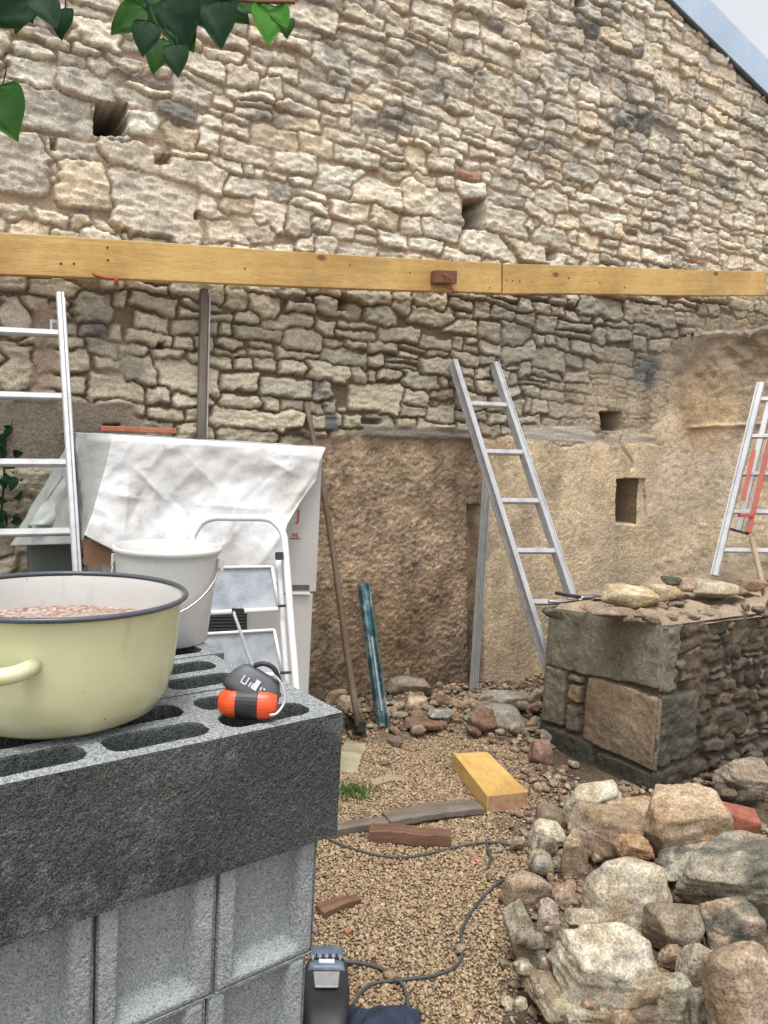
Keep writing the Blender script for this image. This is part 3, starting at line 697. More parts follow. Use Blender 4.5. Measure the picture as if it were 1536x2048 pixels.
for i, (px, py, hw, hh, z, c, lb, tl, zq) in enumerate(pile):
    stt = .06 if 'banded' in lb or 'slab' in lb else .035
    rock('rubble_stone', px, py, hw, hh, z, c, 100+i*7, lb, 'stone', PG, 5, tilt=tl, strata=stt, sharp=18 if 'round' in lb or 'smooth' in lb or 'oval' in lb else 60, nrm=11 if 'slab' in lb else 17,
         c2=(.13, .125, .10) if 'dark' in lb else None)
# hidden fillers that carry the heap
rr0 = random.Random(31)
k = 0
for (px, py, hw, z) in [(1110, 1640, 40, .04), (1300, 1700, 60, .05), (1180, 1880, 60, .04), (1300, 1990, 60, .04), (1420, 1900, 60, .05), (1500, 1830, 60, .06), (1130, 1960, 45, .03), (1330, 1770, 50, .06), (1440, 1680, 50, .09),
                        (1230, 1830, 60, .05), (1100, 1740, 35, .03), (1380, 1800, 50, .06), (1390, 2040, 60, .03), (1260, 2040, 60, .03), (1010, 1930, 14, .02), (1450, 1950, 50, .05)]:
    rock('rubble_stone', px, py, hw, hw*.75, z, (.26, .21, .16), 400+k, 'dull brown stone in the shaded gaps under the heap', 'stone', 'stones at the bottom of the heap', 3); k += 1
for i in range(70):
    px = rr0.uniform(1030, 1520); py = rr0.uniform(1640, 2046)
    if px < 1130 and py < 1660+1.0*(px-1030)*0: continue
    s = rr0.uniform(10, 24)
    rock('heap_stone', px, py, s, s*rr0.uniform(.55, .9), rr0.uniform(.05, .11), rr0.choice([(.46, .39, .29), (.40, .31, .23), (.52, .46, .36), (.36, .33, .27)]), 2000+i,
         'small stone chinked between the bigger ones in the '+('upper' if py < 1780 else 'middle' if py < 1920 else 'lower')+(' left' if px < 1200 else ' centre' if px < 1380 else ' right')+' part of the heap', 'stone', 'small stones filling the heap', 3)
# brick in the heap
def tilted_box(name, ctr, dims, rz, rx, ry, mat, label, cat, bev=.004, group=None, jag=0.0):
    M = Matrix.Translation(ctr) @ Matrix.Rotation(rz, 4, 'Z') @ Matrix.Rotation(rx, 4, 'X') @ Matrix.Rotation(ry, 4, 'Y')
    a, b_, c = (d/2 for d in dims)
    rr = random.Random(name+str(ctr[0]))
    j = lambda: rr.uniform(-jag, jag)
    p = [M @ Vector((x+j(), y+j(), z+j()*.4)) for z in (-c, c) for x, y in ((-a, -b_), (a, -b_), (a, b_), (-a, b_))]
    bb = MB(); bb.box8(p); o = bb.build(name, mat, M=M); bevel(o, bev); tag(o, label, cat, group); return o
tilted_box('brick_fragment', at_z(1466, 1642, .17), (.14, .09, .085), -.9, .15, .1, M_brick, 'broken red brick on the heap behind the big tan stone', 'brick', .008, jag=.012)
tilted_box('brick_chip', at_z(954, 1721, .012), (.045, .022, .018), -.3, .1, .1, M_clay, 'small pink brick chip on the gravel beside the cable', 'brick', .004, jag=.004)
tilted_box('tile_chip', at_z(696, 1864, .010), (.022, .013, .012), .3, .1, .1, M_clay, 'tiny orange tile chip on the gravel near the block wall', 'tile', .003, jag=.003)
# stones at the wall base
BG = 'loose stones at the foot of the rendered wall'
for i, (px, py, hw, hh, z, c, lb) in enumerate([
   (830, 1413, 28, 22, .07, (.50, .40, .29), 'cream half round stone on the rubble in front of the brown panel'),
   (1082, 1502, 25, 25, .06, (.34, .22, .17), 'reddish brown stone between yellow offcut and stone corner'),
   (700, 1310, 30, 24, .22, (.45, .30, .19), 'orange tan stone behind the tool handle beside the cabinet'),
   (800, 1345, 22, 18, .17, (.44, .37, .27), 'tan stone right of the top half of the teal level'),
   (660, 1400, 34, 24, .08, (.42, .33, .23), 'tan stone in front of the cabinet right side'),
   (700, 1415, 28, 20, .07, (.46, .38, .28), 'pale stone left of the tool handle foot'),
   (1015, 1400, 55, 20, .08, (.38, .37, .32), 'grey green flat stone at the foot of the tan wall'),
   (1000, 1440, 60, 26, .06, (.30, .28, .26), 'grey crumbled mortar lump between panel and stone corner'),
   (965, 1440, 30, 22, .09, (.24, .16, .12), 'dark brown jagged piece on the grey mortar'),
   (880, 1430, 26, 12, .08, (.36, .36, .36), 'small bluish grey flat stone in the rubble'),
   (845, 1450, 40, 12, .05, (.24, .15, .11), 'brown flat tile like piece in front of the cream stone'),
   (745, 1390, 26, 22, .07, (.12, .10, .08), 'dark stone behind the foot of the teal level'),
   (815, 1372, 50, 20, .12, (.28, .24, .19), 'long grey brown stone behind the cream one'),
   (1070, 1395, 12, 14, .10, (.42, .33, .24), 'small tan stone against the left edge of the stone corner'),
   (790, 1485, 16, 12, .03, (.24, .19, .17), 'small grey brown pebble on the gravel edge'),
   (1200, 1600, 1, 1, -.2, BRN, '')]):
    if lb: rock('loose_stone', px, py, hw, hh, z, c, 700+i, lb, 'stone', BG, 4)
rr = random.Random(77)
def _lab(px, py, s):
    size = 'tiny' if s < 9 else 'small' if s < 14 else 'larger'
    where = ('beside the hoe handle' if px < 715 else 'by the teal level foot' if px < 790 else 'around the cream stone' if px < 880 else 'below the brown panel' if px < 975
             else 'on the grey mortar' if px < 1045 else 'against the stone corner')
    row = 'at the wall foot' if py < 1395 else 'in mid strip' if py < 1435 else 'at the gravel edge'
    return '%s rubble piece %s %s' % (size, where, row)
for i in range(120):
    px = rr.uniform(640, 1100); t = (px-640)/460
    py = rr.gauss(1408+25*t, 30)
    if py < 1352+20*t or py > 1500 or (px < 700 and py > 1430): continue
    s = rr.uniform(6, 18)
    rock('rubble_piece', px, py, s, s*rr.uniform(.4, .75), .05+max(0, (1440-py))*.0009, rr.choice([(.30, .20, .14), (.38, .28, .2), (.26, .18, .13), (.36, .33, .28), (.42, .34, .25), (.22, .15, .12)]), 900+i,
         _lab(px, py, s), 'stone', 'small rubble along the wall foot', 3, lumps=.18, tilt=rr.uniform(-.4, .4))
for i in range(46):
    px = rr.uniform(1040, 1300); py = rr.uniform(1500, 1660)
    if px > 1120 and py < 1500+.45*(px-1090): continue
    s = rr.uniform(5, 13)
    rock('rubble_piece', px, py, s, s*rr.uniform(.5, .8), .02, rr.choice([(.30, .20, .14), (.36, .27, .2), (.4, .34, .26), (.25, .18, .14)]), 1100+i,
         ('pea sized' if s < 7.5 else 'small' if s < 10 else 'larger')+' brown stone '+('just right of the yellow offcut' if px < 1120 else 'under the cut stone corner' if px < 1210 else 'behind the heap')+(' nearer the wall' if py < 1570 else ' nearer the heap'), 'stone', 'small stones between offcut and stone corner', 3, lumps=.18)
for i in range(60):
    px = rr.uniform(1310, 1640); py = rr.uniform(1470, 1640)
    if py > 1660-.2*(px-1300) or py < 1590-.42*(px-1310): continue
    s = rr.uniform(8, 22)
    rock('rubble_piece', px, py, s, s*rr.uniform(.5, .8), .05, rr.choice([(.15, .115, .09), (.2, .16, .12), (.12, .10, .08), (.18, .13, .10)]), 1200+i,
         ('small' if s < 13 else 'bigger')+' dark stone '+('under the wall corner' if px < 1400 else 'left of the lone flat block' if px < 1470 else 'at the right edge')+(' close to the wall' if py < 1540 else ' behind the heap'), 'stone', 'dark stones below the low wall side', 3, lumps=.18)

# ------------------------------------------------------------------ low stone wall with cut corner stones
Cn = at_z(1306, 1590, 0.0); Lf = at_z(1080, 1476, 0.02)
rdir = Vector((1.0, 0.04, 0)).normalized()
lowall = thing('low_stone_wall', 'low rubble wall end with big cut corner stones standing before the render', 'wall', (Cn.x, Cn.y, 0))
def face_field(name, O, E, zt0, zt1, stones, colf, seed, res=.006, base=(.17, .13, .095), deep=.03, flip=False, w=.008, rnd=(.08, .2), warp=.6, prange=(.02, .01)):
    """vertical face from O to E; stones in (s, z)"""
    O = Vector((O.x, O.y, 0)); E = Vector((E.x, E.y, 0)); L = (E-O).length; d = (E-O).normalized()
    nml = Vector((d.y, -d.x, 0))
    if flip: nml = -nml
    ss = np.arange(0, L+res, res); ss[-1] = L; zm = max(zt0, zt1); zv = np.linspace(-.08, 1, int(zm/res))
    S, T = np.meshgrid(ss, zv); ztop = zt0+(zt1-zt0)*S/L
    Zv = np.where(T < 0, T, T*ztop)
    rg = random.Random(seed); rs_ = np.random.RandomState(seed)
    Zr = np.meshgrid(ss, np.linspace(-.08, zm, len(zv)))[1]
    g, lb = stone_sdf(S, Zr, stones, rg, warp, seed, rnd)
    n_ = len(stones); p_ = prange[0]+prange[1]*rs_.rand(n_+1)
    q = np.stack([S+seed, Zr, 0*S], -1)
    pf = 1-(1-np.clip(g/w, 0, 1))**2
    jt = -deep+.012*fbm(q, 16, 4, seed+1)
    Hh = jt+pf*(p_[lb]-jt+.006*fbm(q, 9, 4, seed+2)+.004*fbm(q, 45, 3, seed+3)); Hh = np.where(lb < 0, jt, Hh)
    if 'rubble' in name:
        md = sst(-.05, .3, fbm(q, 5, 4, seed+20)); Hh = Hh*(1-.8*md)+.8*md*(.004+.010*fbm(q, 22, 4, seed+21))
    ed = np.minimum(np.minimum(S, L-S), (1-T)*ztop)
    Hh = Hh*sst(0, .02, ed)+(.009*fbm(q, 30, 4, seed+11)-.003)*sst(0, .012, ed)*(1 if 'rubble' in name else .25)-.012*(1-sst(0, .024, (S if 'rubble' in name else L-S)))
    e_ = (sst(0, .008, g)*(lb >= 0))[..., None]
    sc_ = np.array([colf(k, stones[k] if k < n_ else None) for k in range(n_)]+[(0, 0, 0)])
    cc = np.array(base)*(1-e_)+sc_[lb]*e_
    if 'rubble' in name: cc = cc*(1-.7*md[..., None])+.7*md[..., None]*np.array([.15, .115, .08])
    cc = cc*(1+.3*fbm(q, 8, 5, seed+4)+.25*fbm(q, 34, 3, seed+6))[..., None]
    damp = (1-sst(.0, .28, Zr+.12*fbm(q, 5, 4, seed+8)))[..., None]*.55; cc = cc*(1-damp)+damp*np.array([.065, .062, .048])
    Vv = np.stack([O.x+d.x*S+nml.x*Hh, O.y+d.y*S+nml.y*Hh, Zv], -1).reshape(-1, 3)
    ff = grid_faces(len(ss), len(zv))
    if flip: ff = ff[:, ::-1].copy()
    return mk(name, Vv, ff, M_wall, lowall, smooth=True, cols=np.clip(cc, .01, .9))
Ll = (Vector((Cn.x, Cn.y, 0))-Vector((Lf.x, Lf.y, 0))).length
ZC = .690; ZL = .640
def sz_(s0, s1, z0, z1, pr=0.0): return [(s0+s1)/2, (z0+z1)/2, (s1-s0)/2, (z1-z0)/2, 0.0, pr]
# left face runs from Lf (s=0) to Cn (s=Ll)
Fl = [sz_(-.03, Ll+.04, .40, .73), sz_(-.02, Ll*.21, .10, .392), sz_(Ll*.235, Ll*.36, .345, .385), sz_(Ll*.24, Ll*.36, .25, .335), sz_(Ll*.23, Ll*.35, .10, .235),
      sz_(Ll*.40, Ll+.04, .075, .392), sz_(-.02, Ll*.5, -.1, .085), sz_(Ll*.52, Ll+.04, -.1, .062)]
cf = [(.235, .215, .165), (.21, .185, .135), (.27, .21, .14), (.34, .25, .155), (.20, .17, .12), (.30, .225, .15), (.07, .07, .05), (.06, .06, .045)]
face_field('cut_stone_face', Lf, Cn, ZL, ZC, Fl, lambda k, s: cf[k], 31, deep=.03, prange=(.004, .006))
Rt = Cn+rdir*1.9
rgr = random.Random(5)
Fr = [s for s in [[q[0], q[1]+rgr.uniform(-.008, .008), q[2]*rgr.uniform(.8, 1.0), q[3]*rgr.uniform(.7, 1.0), rgr.uniform(-.12, .12), 0] for q in courses(rgr, 0, 1.9, -.08, .75, .05, .10, .07, .19)] if not (s[0]-s[2]*.5 < .24 and s[1] < .46) and not (s[0]-s[2]*.5 < .05)]
nman = 3
Fr += [sz_(.0, .245, .10, .392, .004), sz_(-.02, .10, .405, .73, .004), sz_(-.02, .25, -.1, .085)]
def cr(k, s):
    if k >= len(Fr)-3: return [(.10, .095, .072), (.20, .18, .14), (.09, .08, .062)][k-(len(Fr)-3)]
    q = rgr.uniform(.7, 1.2); c = rgr.choice([(.15, .12, .085), (.11, .09, .068), (.18, .135, .095), (.085, .075, .058), (.22, .165, .115)]); return (c[0]*q, c[1]*q, c[2]*q)
face_field('rubble_face', Cn, Rt, ZC, .70, Fr, cr, 47, base=(.11, .085, .062), deep=.018, w=.010, rnd=(.12, .4), warp=1.3, prange=(-.002, .016))
# top surface
bd = Vector((Lf.x-Cn.x, Lf.y-Cn.y, 0))
A = np.linspace(0, 1, 90); B = np.linspace(0, 1, 300); Bm, Am = np.meshgrid(B, A)
tx_ = Cn.x+bd.x*Am+rdir.x*1.9*Bm; ty_ = Cn.y+bd.y*Am+rdir.y*1.9*Bm
qt = np.stack([tx_, ty_, 0*tx_], -1)
edt = np.minimum(np.minimum(Am, 1-Am)*.6, Bm*1.9)
bulge_ = (.002+.007*vn(qt, 9, 91))
tx_ = tx_-rdir.x*bulge_*(1-sst(0, .02, Bm*1.9))-bd.x/.6*bulge_*(1-sst(0, .02, Am*.6))
ty_ = ty_-rdir.y*bulge_*(1-sst(0, .02, Bm*1.9))-bd.y/.6*bulge_*(1-sst(0, .02, Am*.6))
zt_ = ZC+(ZL-ZC)*Am*(1-sst(0, .1, Bm))-.012*(1-sst(0, .04, edt))+sst(0, .05, edt)*(.02+.03*fbm(qt, 7, 4, 3)+.018*fbm(qt, 24, 4, 4)+.05*sst(.1, .6, Bm)*(Am))
ct_ = np.array([.36, .28, .20])*(1+.3*fbm(qt, 8, 5, 6))[..., None]
mk('rubble_top', np.stack([tx_, ty_, zt_], -1).reshape(-1, 3), grid_faces(300, 90), M_wall, lowall, smooth=True, cols=np.clip(ct_, .01, .9).reshape(-1, 3))
# back faces close the mass
b = MB(); p0 = Cn+bd; p1 = Rt+bd
b.add([(p0.x, p0.y, -.1), (p1.x, p1.y, -.1), (p1.x, p1.y, .66), (p0.x, p0.y, .64)], [(0, 1, 2, 3)]); b.build('back_face', M_shade, lowall)
TG = 'loose stones lying on top of the low wall'
for i, (px, py, hw, hh, z, c, lb, tl) in enumerate([
   (1260, 1196, 58, 24, .75, (.66, .57, .40), 'flat cream stone nearest the corner on the low wall', -.05),
   (1322, 1187, 40, 19, .76, (.56, .47, .35), 'tan stone just behind the flat cream one', -.1),
   (1442, 1180, 62, 18, .77, (.50, .46, .36), 'long grey green flat stone on the low wall by the ladder foot', .02),
   (1390, 1172, 36, 12, .78, (.36, .28, .2), 'thin brown stone behind the others on the wall top', .0),
   (1500, 1170, 30, 12, .78, (.36, .26, .2), 'small brown stone under the right ladder', .0),
   (1345, 1163, 22, 9, .79, (.14, .13, .10), 'small dark stone at the back of the wall top', .0),
   (1225, 1222, 60, 9, .715, (.33, .26, .2), 'thin slate of stone under the cream one', -.02),
   (1105, 1226, 22, 10, .66, (.14, .14, .11), 'dark chip on the far corner of the cut stone', -.1)]):
    rock('loose_stone', px, py, hw, hh, z, c, 1500+i, lb, 'stone', TG, 4, tilt=tl, zsq=None)
for i in range(40):
    px = rr.uniform(1200, 1560); py = rr.uniform(1165, 1225) if i < 14 else 1242-.165*max(0, px-1322)-(.1*max(0, 1322-px))+rr.uniform(-7, 3)
    rock('rubble_piece', px, py, rr.uniform(8, 19), rr.uniform(5, 9), (.715+(1225-py)*.0006 if i < 14 else .70), rr.choice([(.30, .23, .17), (.36, .3, .23), (.2, .17, .13)]), 1600+i, 'small stone in the wall top '+('below the flat cream stone' if px < 1330 else 'below the long flat stone' if px < 1450 else 'under the right ladder')+(' at the back' if py < 1190 else ' near the edge'), 'stone', 'small stones in the low wall top', 3)
# pliers lying on the corner
o_ = at_z(1160, 1197, .715)
pl = thing('pincers', 'steel pincers lying on the corner of the low wall', 'tool', o_)
def on_top(px, py, z=.72): return at_z(px, py, z)
MB().tube(spline([on_top(1098, 1203), on_top(1130, 1203), on_top(1165, 1198)]), .008, 8).build('handle', M_chrome, pl, smooth=True)
MB().tube(spline([on_top(1112, 1186, .74), on_top(1140, 1191, .74), on_top(1165, 1194, .73)]), .008, 8).build('handle', M_iron, pl, smooth=True)
b = MB(); b.bar(on_top(1160, 1196, .73), on_top(1186, 1195, .73), .03, .02, ch=.005); b.bar(on_top(1184, 1190, .73), on_top(1202, 1193, .73), .012, .012); b.bar(on_top(1184, 1200, .73), on_top(1202, 1200, .725), .012, .012)
bevel(b.build('jaw', M_chrome, pl), .002)

# ------------------------------------------------------------------ yellow boards on the wall
def wallboard(name, pxs, label, th=.045, gapw=.005, mat=M_board):
    so_ = lambda x: WY-.045-.085*float(sst(300, 1000, x))
    P = [at_y(x, y, so_(x)-th) for x, y in pxs]       # TL TR BR BL front
    dirx = (P[1]-P[0]).normalized()
    M = frame((P[0]+P[3])/2, dirx)
    bk = [Vector((p.x, p.y+th, p.z)) for p in P]
    nseg = 24; b = MB(); vs = []
    for i in range(nseg+1):
        t = i/nseg; sag = .003*math.sin(t*7)
        for q0, q1 in ((P[3], P[2]), (P[0], P[1]), (bk[0], bk[1]), (bk[3], bk[2])):
            vs.append(q0.lerp(q1, t)+Vector((0, sag*.4, sag)))
    fs = []
    for i in range(nseg):
        for k in range(4): fs.append((i*4+k, (i+1)*4+k, (i+1)*4+(k+1) % 4, i*4+(k+1) % 4))
    fs += [(3, 2, 1, 0), tuple(nseg*4+k for k in range(4))]
    b.add(vs, fs); o = b.build(name, mat, M=M); bevel(o, .003, 2)
    tag(o, label, 'board', 'yellow shuttering boards fixed across the wall'); return o
bl = wallboard('shuttering_board', [(-260, 450), (1002, 527), (1002, 587), (-260, 540)], 'long yellow wooden board crossing the left two thirds of the stone wall')
br = wallboard('shuttering_board', [(1005, 527.5), (1531, 543), (1531, 591), (1005, 587.5)], 'shorter paler yellow board at the right, butted to the long one')
# nail heads
_tl, _tr, _jl = at_y(-260, 500, WY-.09), at_y(1531, 565, WY-.175), at_y(1003, 558, WY-.175)
def bfront(px):
    if px > 1003: return WY-.175
    for _ in range(1):
        y = WY-.09
        for k in range(6):
            x = at_y(px, 540, y).x; y = WY-.09-.085*(x-_tl.x)/(_jl.x-_tl.x)
    return y
def nails(parent, pts):
    for (x, y) in pts:
        b = MB(); c = at_y(x, y, bfront(x)-.0015); b.lathe([(0.0001, -.002), (.004, -.002), (.004, .0), (.0001, .0005)], c, 8, Matrix.Rotation(math.pi/2, 3, 'X')); b.build('nail_head', M_iron, parent)
nails(bl, [(122, 527), (148, 527), (215, 495), (216, 520), (490, 537), (820, 545), (700, 530), (980, 575), (905, 520)])
nails(br, [(1014, 560), (1026, 561), (1040, 562), (1200, 565), (1250, 575), (1138, 556), (1462, 590)])
# iron holdfasts
h1 = thing('wall_clamp', 'rusty red iron clamp hooked over the left end of the long board', 'clamp', at_y(210, 555, WY-.1))
MB().tube(spline([at_y(178, 542, WY-.10), at_y(195, 552, WY-.115), at_y(215, 556, WY-.115), at_y(236, 558, WY-.11)]), [.006]*24+[.010], 8).build('hook_bar', M_rust, h1, smooth=True)
MB().tube([at_y(232, 552, WY-.125), at_y(233, 572, WY-.125)], .008, 8).build('screw', M_rust, h1, smooth=True)
h2 = thing('wooden_packer', 'small red brown wooden packer held by a bent clip on the long board', 'block', at_y(893, 560, WY-.1))
b = MB(); yy0 = bfront(893)-.001; yy1 = yy0-.04
pf = [at_y(870, 566, yy1), at_y(914, 567, yy1), at_y(915, 541, yy1), at_y(871, 540, yy1)]
b.box8([pf[0], pf[1], Vector((pf[1].x, yy0, pf[1].z)), Vector((pf[0].x, yy0, pf[0].z)), pf[3], pf[2], Vector((pf[2].x, yy0, pf[2].z)), Vector((pf[3].x, yy0, pf[3].z))])
bevel(b.build('block', simple('stained_red_wood', (.17, .07, .04), .8, bmp=.5, stretch=(1, 6, 6)), h2), .003)
MB().tube(spline([at_y(888, 548, yy1-.004), at_y(895, 553, yy1-.012), at_y(903, 560, yy1-.012), at_y(903, 575, yy1-.004), at_y(908, 585, yy1+.01)]), .0035, 6).build('clip', M_rust, h2, smooth=True)
MB().tube(spline([at_y(887, 572, yy1+.01), at_y(900, 578, yy1+.01), at_y(918, 584, yy1+.01)]), .003, 6).build('wire', M_rust, h2, smooth=True)
# vertical grey post below the board
p_ = [at_y(408, 578, WY-.05), at_y(402, 866, WY-.05)]
low = p_[1]+(p_[1]-p_[0])*1.9
b = MB(); b.bar(low, p_[0], .032, .03, up=(0, 1, 0)); o = b.build('grey_post', M_greywood, M=frame(low, p_[0]-low, (0, 1, 0))); bevel(o, .004); tag(o, 'weathered grey upright batten propping the long yellow board above the tarpaulin', 'post')
bb = MB(); bb.bar(low+Vector((.021, -.012, 0)), p_[0]+Vector((.021, -.012, -.02)), .006, .01, up=(0, 1, 0)); bb.build('metal_edge', M_alu_d, o)

# ------------------------------------------------------------------ ladders
def ladder(name, TL, TR, BL, BR, ts, label, group, rw=.026, rd=.062, rung=(.030, .026), foot=True, mat=None):
    mat = mat or M_alu
    t = thing(name, label, 'ladder', (BL+BR)/2, group)
    X_ = (TR-TL).normalized()
    for a, b_, s in ((BL, TL, 1), (BR, TR, -1)):
        d = (b_-a).normalized(); nrm = X_.cross(d).normalized()
        q = MB(); q.bar(a, b_, rd, rw, up=X_, ch=.005)
        # raised lips so that the rail reads as a C channel
        for s2 in (-1, 1):
            off = nrm*(rd/2-.004)*s2 - X_*s*(rw/2+.003)
            q.bar(a+off, b_+off, .008, .0075, up=X_)
            q.bar(a+nrm*(rd*.18)*s2-X_*s*(rw/2+.001), b_+nrm*(rd*.18)*s2-X_*s*(rw/2+.001), .004, .003, up=X_)
        o = q.build('rail', mat, t, M=frame(a, d, X_))
        if foot:
            q = MB(); q.bar(a-d*.01, a+d*.05, rd+.008, rw+.008, up=X_); bevel(q.build('rubber_foot', M_black, o), .003)
    for k in ts:
        a = BL.lerp(TL, k); b_ = BR.lerp(TR, k)
        q = MB(); dd = (TL-BL).normalized()
        q.bar(a+X_*rw*.3, b_-X_*rw*.3, rung[0], rung[1], up=dd, ch=.005); o = q.build('rung', mat, t, M=frame(a, b_-a, dd)); 
    return t
def solve_ts(B, T, ypx):
    out = []
    for y in ypx:
        lo, hi = 0.0, 1.0
        for _ in range(40):
            m_ = (lo+hi)/2; P = B.lerp(T, m_); _, yy = project_np(np.array([list(P)]))
            if yy[0] > y: lo = m_
            else: hi = m_
        out.append(lo)
    # equalise spacing
    a, b_ = out[0], out[-1]; n_ = len(out)
    st_ = (b_-a)/(n_-1); res = [a+st_*i for i in range(n_)]
    k = a-st_
    while k > 0.03: res.append(k); k -= st_
    return res
TL = at_y(907, 722, WY-.05); TR = at_y(987, 727, WY-.05); BL = at_z(1129, 1436, .06); BR = at_z(1212, 1420, .06)
BL = at_d(1131, 1440, 3.55); BR = at_d(1222, 1440, 3.62)
ladder('aluminium_ladder', TL, TR, BL, BR, solve_ts(BL, TL, [1205, 1101, 999, 903, 808]), 'aluminium ladder leaning on the stone wall behind the low wall corner', 'aluminium ladders leaning on the walls', rw=.026, rd=.05)
# left ladder
TR = at_d(119, 590, 2.84); e = at_d(151, 1112, 2.62); BR = TR+(e-TR)*2.15
wv = (at_d(-100, 657, 2.74)-at_d(122, 668, 2.85)).normalized(); TL = TR+wv*.38; BL = BR+wv*.38
ladder('aluminium_ladder', TL, TR, BL, BR, solve_ts(BR, TR, [1063, 922, 793, 668]), 'aluminium ladder cut off by the left edge, beside the tarpaulin', 'aluminium ladders leaning on the walls', rw=.022, rd=.05, rung=(.026, .026))
lb_ = MB(); a = at_d(100, 642, 2.82); lb_.bar(at_d(101, 642, 2.82), at_d(122, 644, 2.84), .012, .012); lb_.bar(at_d(102, 640, 2.82), at_d(102, 672, 2.82), .008, .010)
o = lb_.build('ladder_bracket', M_alu); tag(o, 'small bent metal hook at the top of the left ladder', 'hook')
# right ladder (double section)
TL = at_d(1523, 768, 3.93); BL = at_d(1430, 1152, 3.80)
TR = at_d(1652, 768, 3.80); BR = at_d(1600, 1156, 3.66)
t = ladder('aluminium_ladder', TL, TR, BL, BR, solve_ts(BL, TL, [1100, 1024, 947, 870, 799]), 'folded double aluminium ladder standing on the low wall at the right edge', 'aluminium ladders leaning on the walls', rw=.03, rd=.055, rung=(.024, .024), foot=False)
X_ = (TR-TL).normalized(); dd = (TL-BL).normalized(); nn_ = X_.cross(dd)
for s_ in (0.055, 0.095):
    q = MB(); a = BL.lerp(TL, .235)+X_*s_; q.bar(a-nn_*.02, TL+X_*s_-nn_*.02+dd*.02, .05, .026, up=X_); bevel(q.build('inner_rail', M_alu, t), .002)
q = MB(); q.bar(at_d(1461, 1058, 3.78), at_d(1496, 1068, 3.77), .02, .012); q.build('end_cap', M_iron, t)
q = MB(); q.bar(at_d(1497, 1066, 3.76), at_d(1546, 850, 3.80), .03, .022, up=X_); q.bar(at_d(1478, 1030, 3.76), at_d(1505, 1030, 3.76), .03, .02); bevel(q.build('red_guide', M_red, t), .003)
q = MB(); q.bar(at_d(1486, 1000, 3.77), at_d(1508, 900, 3.8), .012, .02, up=X_); q.build('red_guide', M_red, t)
o = MB().tube([at_d(1503, 1075, 3.68), at_d(1562, 1330, 3.45)], .013, 10).build('wooden_pole', wood('pale_pole', (.30, .24, .17), (.42, .35, .27), knots=False), smooth=True); tag(o, 'thin pale wooden pole leaning down from the right ladder', 'pole')
# white profile standing against the wall
a = at_y(945, 1392, WY-.10); c = at_y(972, 958, WY-.035)
q = MB(); d = (c-a).normalized(); xx = d.cross(Vector((0, 1, 0))).normalized()
prof_ = thing('aluminium_profile', 'upright white aluminium profile leaning on the edge between brown and tan render', 'profile', a)
q.bar(a, c, .042, .010, up=(0, 1, 0)); q.bar(a+xx*.019-Vector((0, .012, 0)), c+xx*.015-Vector((0, .012, 0)), .004, .022, up=(0, 1, 0)); q.bar(a-xx*.015-Vector((0, .012, 0)), c-xx*.015-Vector((0, .012, 0)), .004, .022, up=(0, 1, 0)); q.bar(a-Vector((0, .009, 0)), c-Vector((0, .009, 0)), .004, .012, up=(0, 1, 0))
q.build('channel', M_alu, prof_)
q = MB(); q.bar(a-xx*.026+Vector((0, .01, 0)), c-xx*.026+Vector((0, .01, 0)), .014, .02, up=(0, 1, 0)); q.build('dark_edge', M_zincd, prof_)

# ------------------------------------------------------------------ long handled tool, level
ht = thing('long_handled_hoe', 'old hoe with a long grey wooden handle leaning on the wall beside the cabinet', 'tool', at_z(725, 1462, .08))
a = at_y(612, 806, WY-.03); c = at_z(722, 1450, .11)
mid = [a.lerp(c, t)+Vector((.012*math.sin(t*5), 0, 0)) for t in np.linspace(0, 1, 14)]
MB().tube(mid, [.013+.003*t for t in np.linspace(0, 1, 14)], 10).build('handle', M_pole, ht, smooth=True)
b = MB(); e0 = at_z(735, 1474, .07); e1 = at_z(690, 1440, .09)
b.tube([c+Vector((0, 0, .02)), c-Vector((0, .0, .025))], .022, 10)
v = [c+Vector((.02, 0, -.01)), e0, at_z(705, 1468, .06), e1, at_z(692, 1425, .10), c+Vector((-.02, 0, .02))]
n6 = [p+Vector((0, .006, -.006)) for p in v]
b.add(v+n6, [(0, 1, 2, 3, 4, 5), (11, 10, 9, 8, 7, 6)]+[(i, (i+1) % 6, 6+(i+1) % 6, 6+i) for i in range(6)])
b.build('blade', M_iron, ht)
a = at_z(766, 1452, .06); c = at_y(727, 1168, WY-.09)
lv = thing('spirit_level', 'teal painted metal level with worn slots standing against the brown panel', 'level', a)
d = (c-a).normalized(); xx = Vector((1, 0.1, 0)); xx = (xx-d*xx.dot(d)).normalized(); nz = xx.cross(d)
q = MB(); w_ = .042
q.bar(a+xx*w_/2, c+xx*w_/2, .03, .008, up=xx); q.bar(a-xx*w_/2, c-xx*w_/2, .03, .010, up=xx)
L = (c-a).length
q.build('flange', M_teal, lv, M=frame(a, d, xx))
q = MB(); q.bar(a-nz*.0, c-nz*.0, .004, w_, up=xx); q.build('web', M_teal, lv, M=frame(a, d, xx))
q = MB(); q.bar(a+nz*.006+d*.1*L, a+nz*.006+d*.62*L, .004, .010, up=xx); q.bar(a-nz*.006+xx*.012+d*.16*L, a-nz*.006+xx*.012+d*.72*L, .004, .009, up=xx); q.bar(a-nz*.006-xx*.010+d*.2*L, a-nz*.006-xx*.010+d*.5*L, .004, .007, up=xx); q.build('worn_edge', M_alu_d, lv)
for kk in (.06, .45, .78, .93):
    q = MB(); q.bar(a+d*(kk-.02)*L-nz*.004, a+d*(kk+.02)*L-nz*.004, .010, .028, up=xx, ch=.003); q.build('vial_window', M_alu_d if kk != .45 else M_iron, lv)

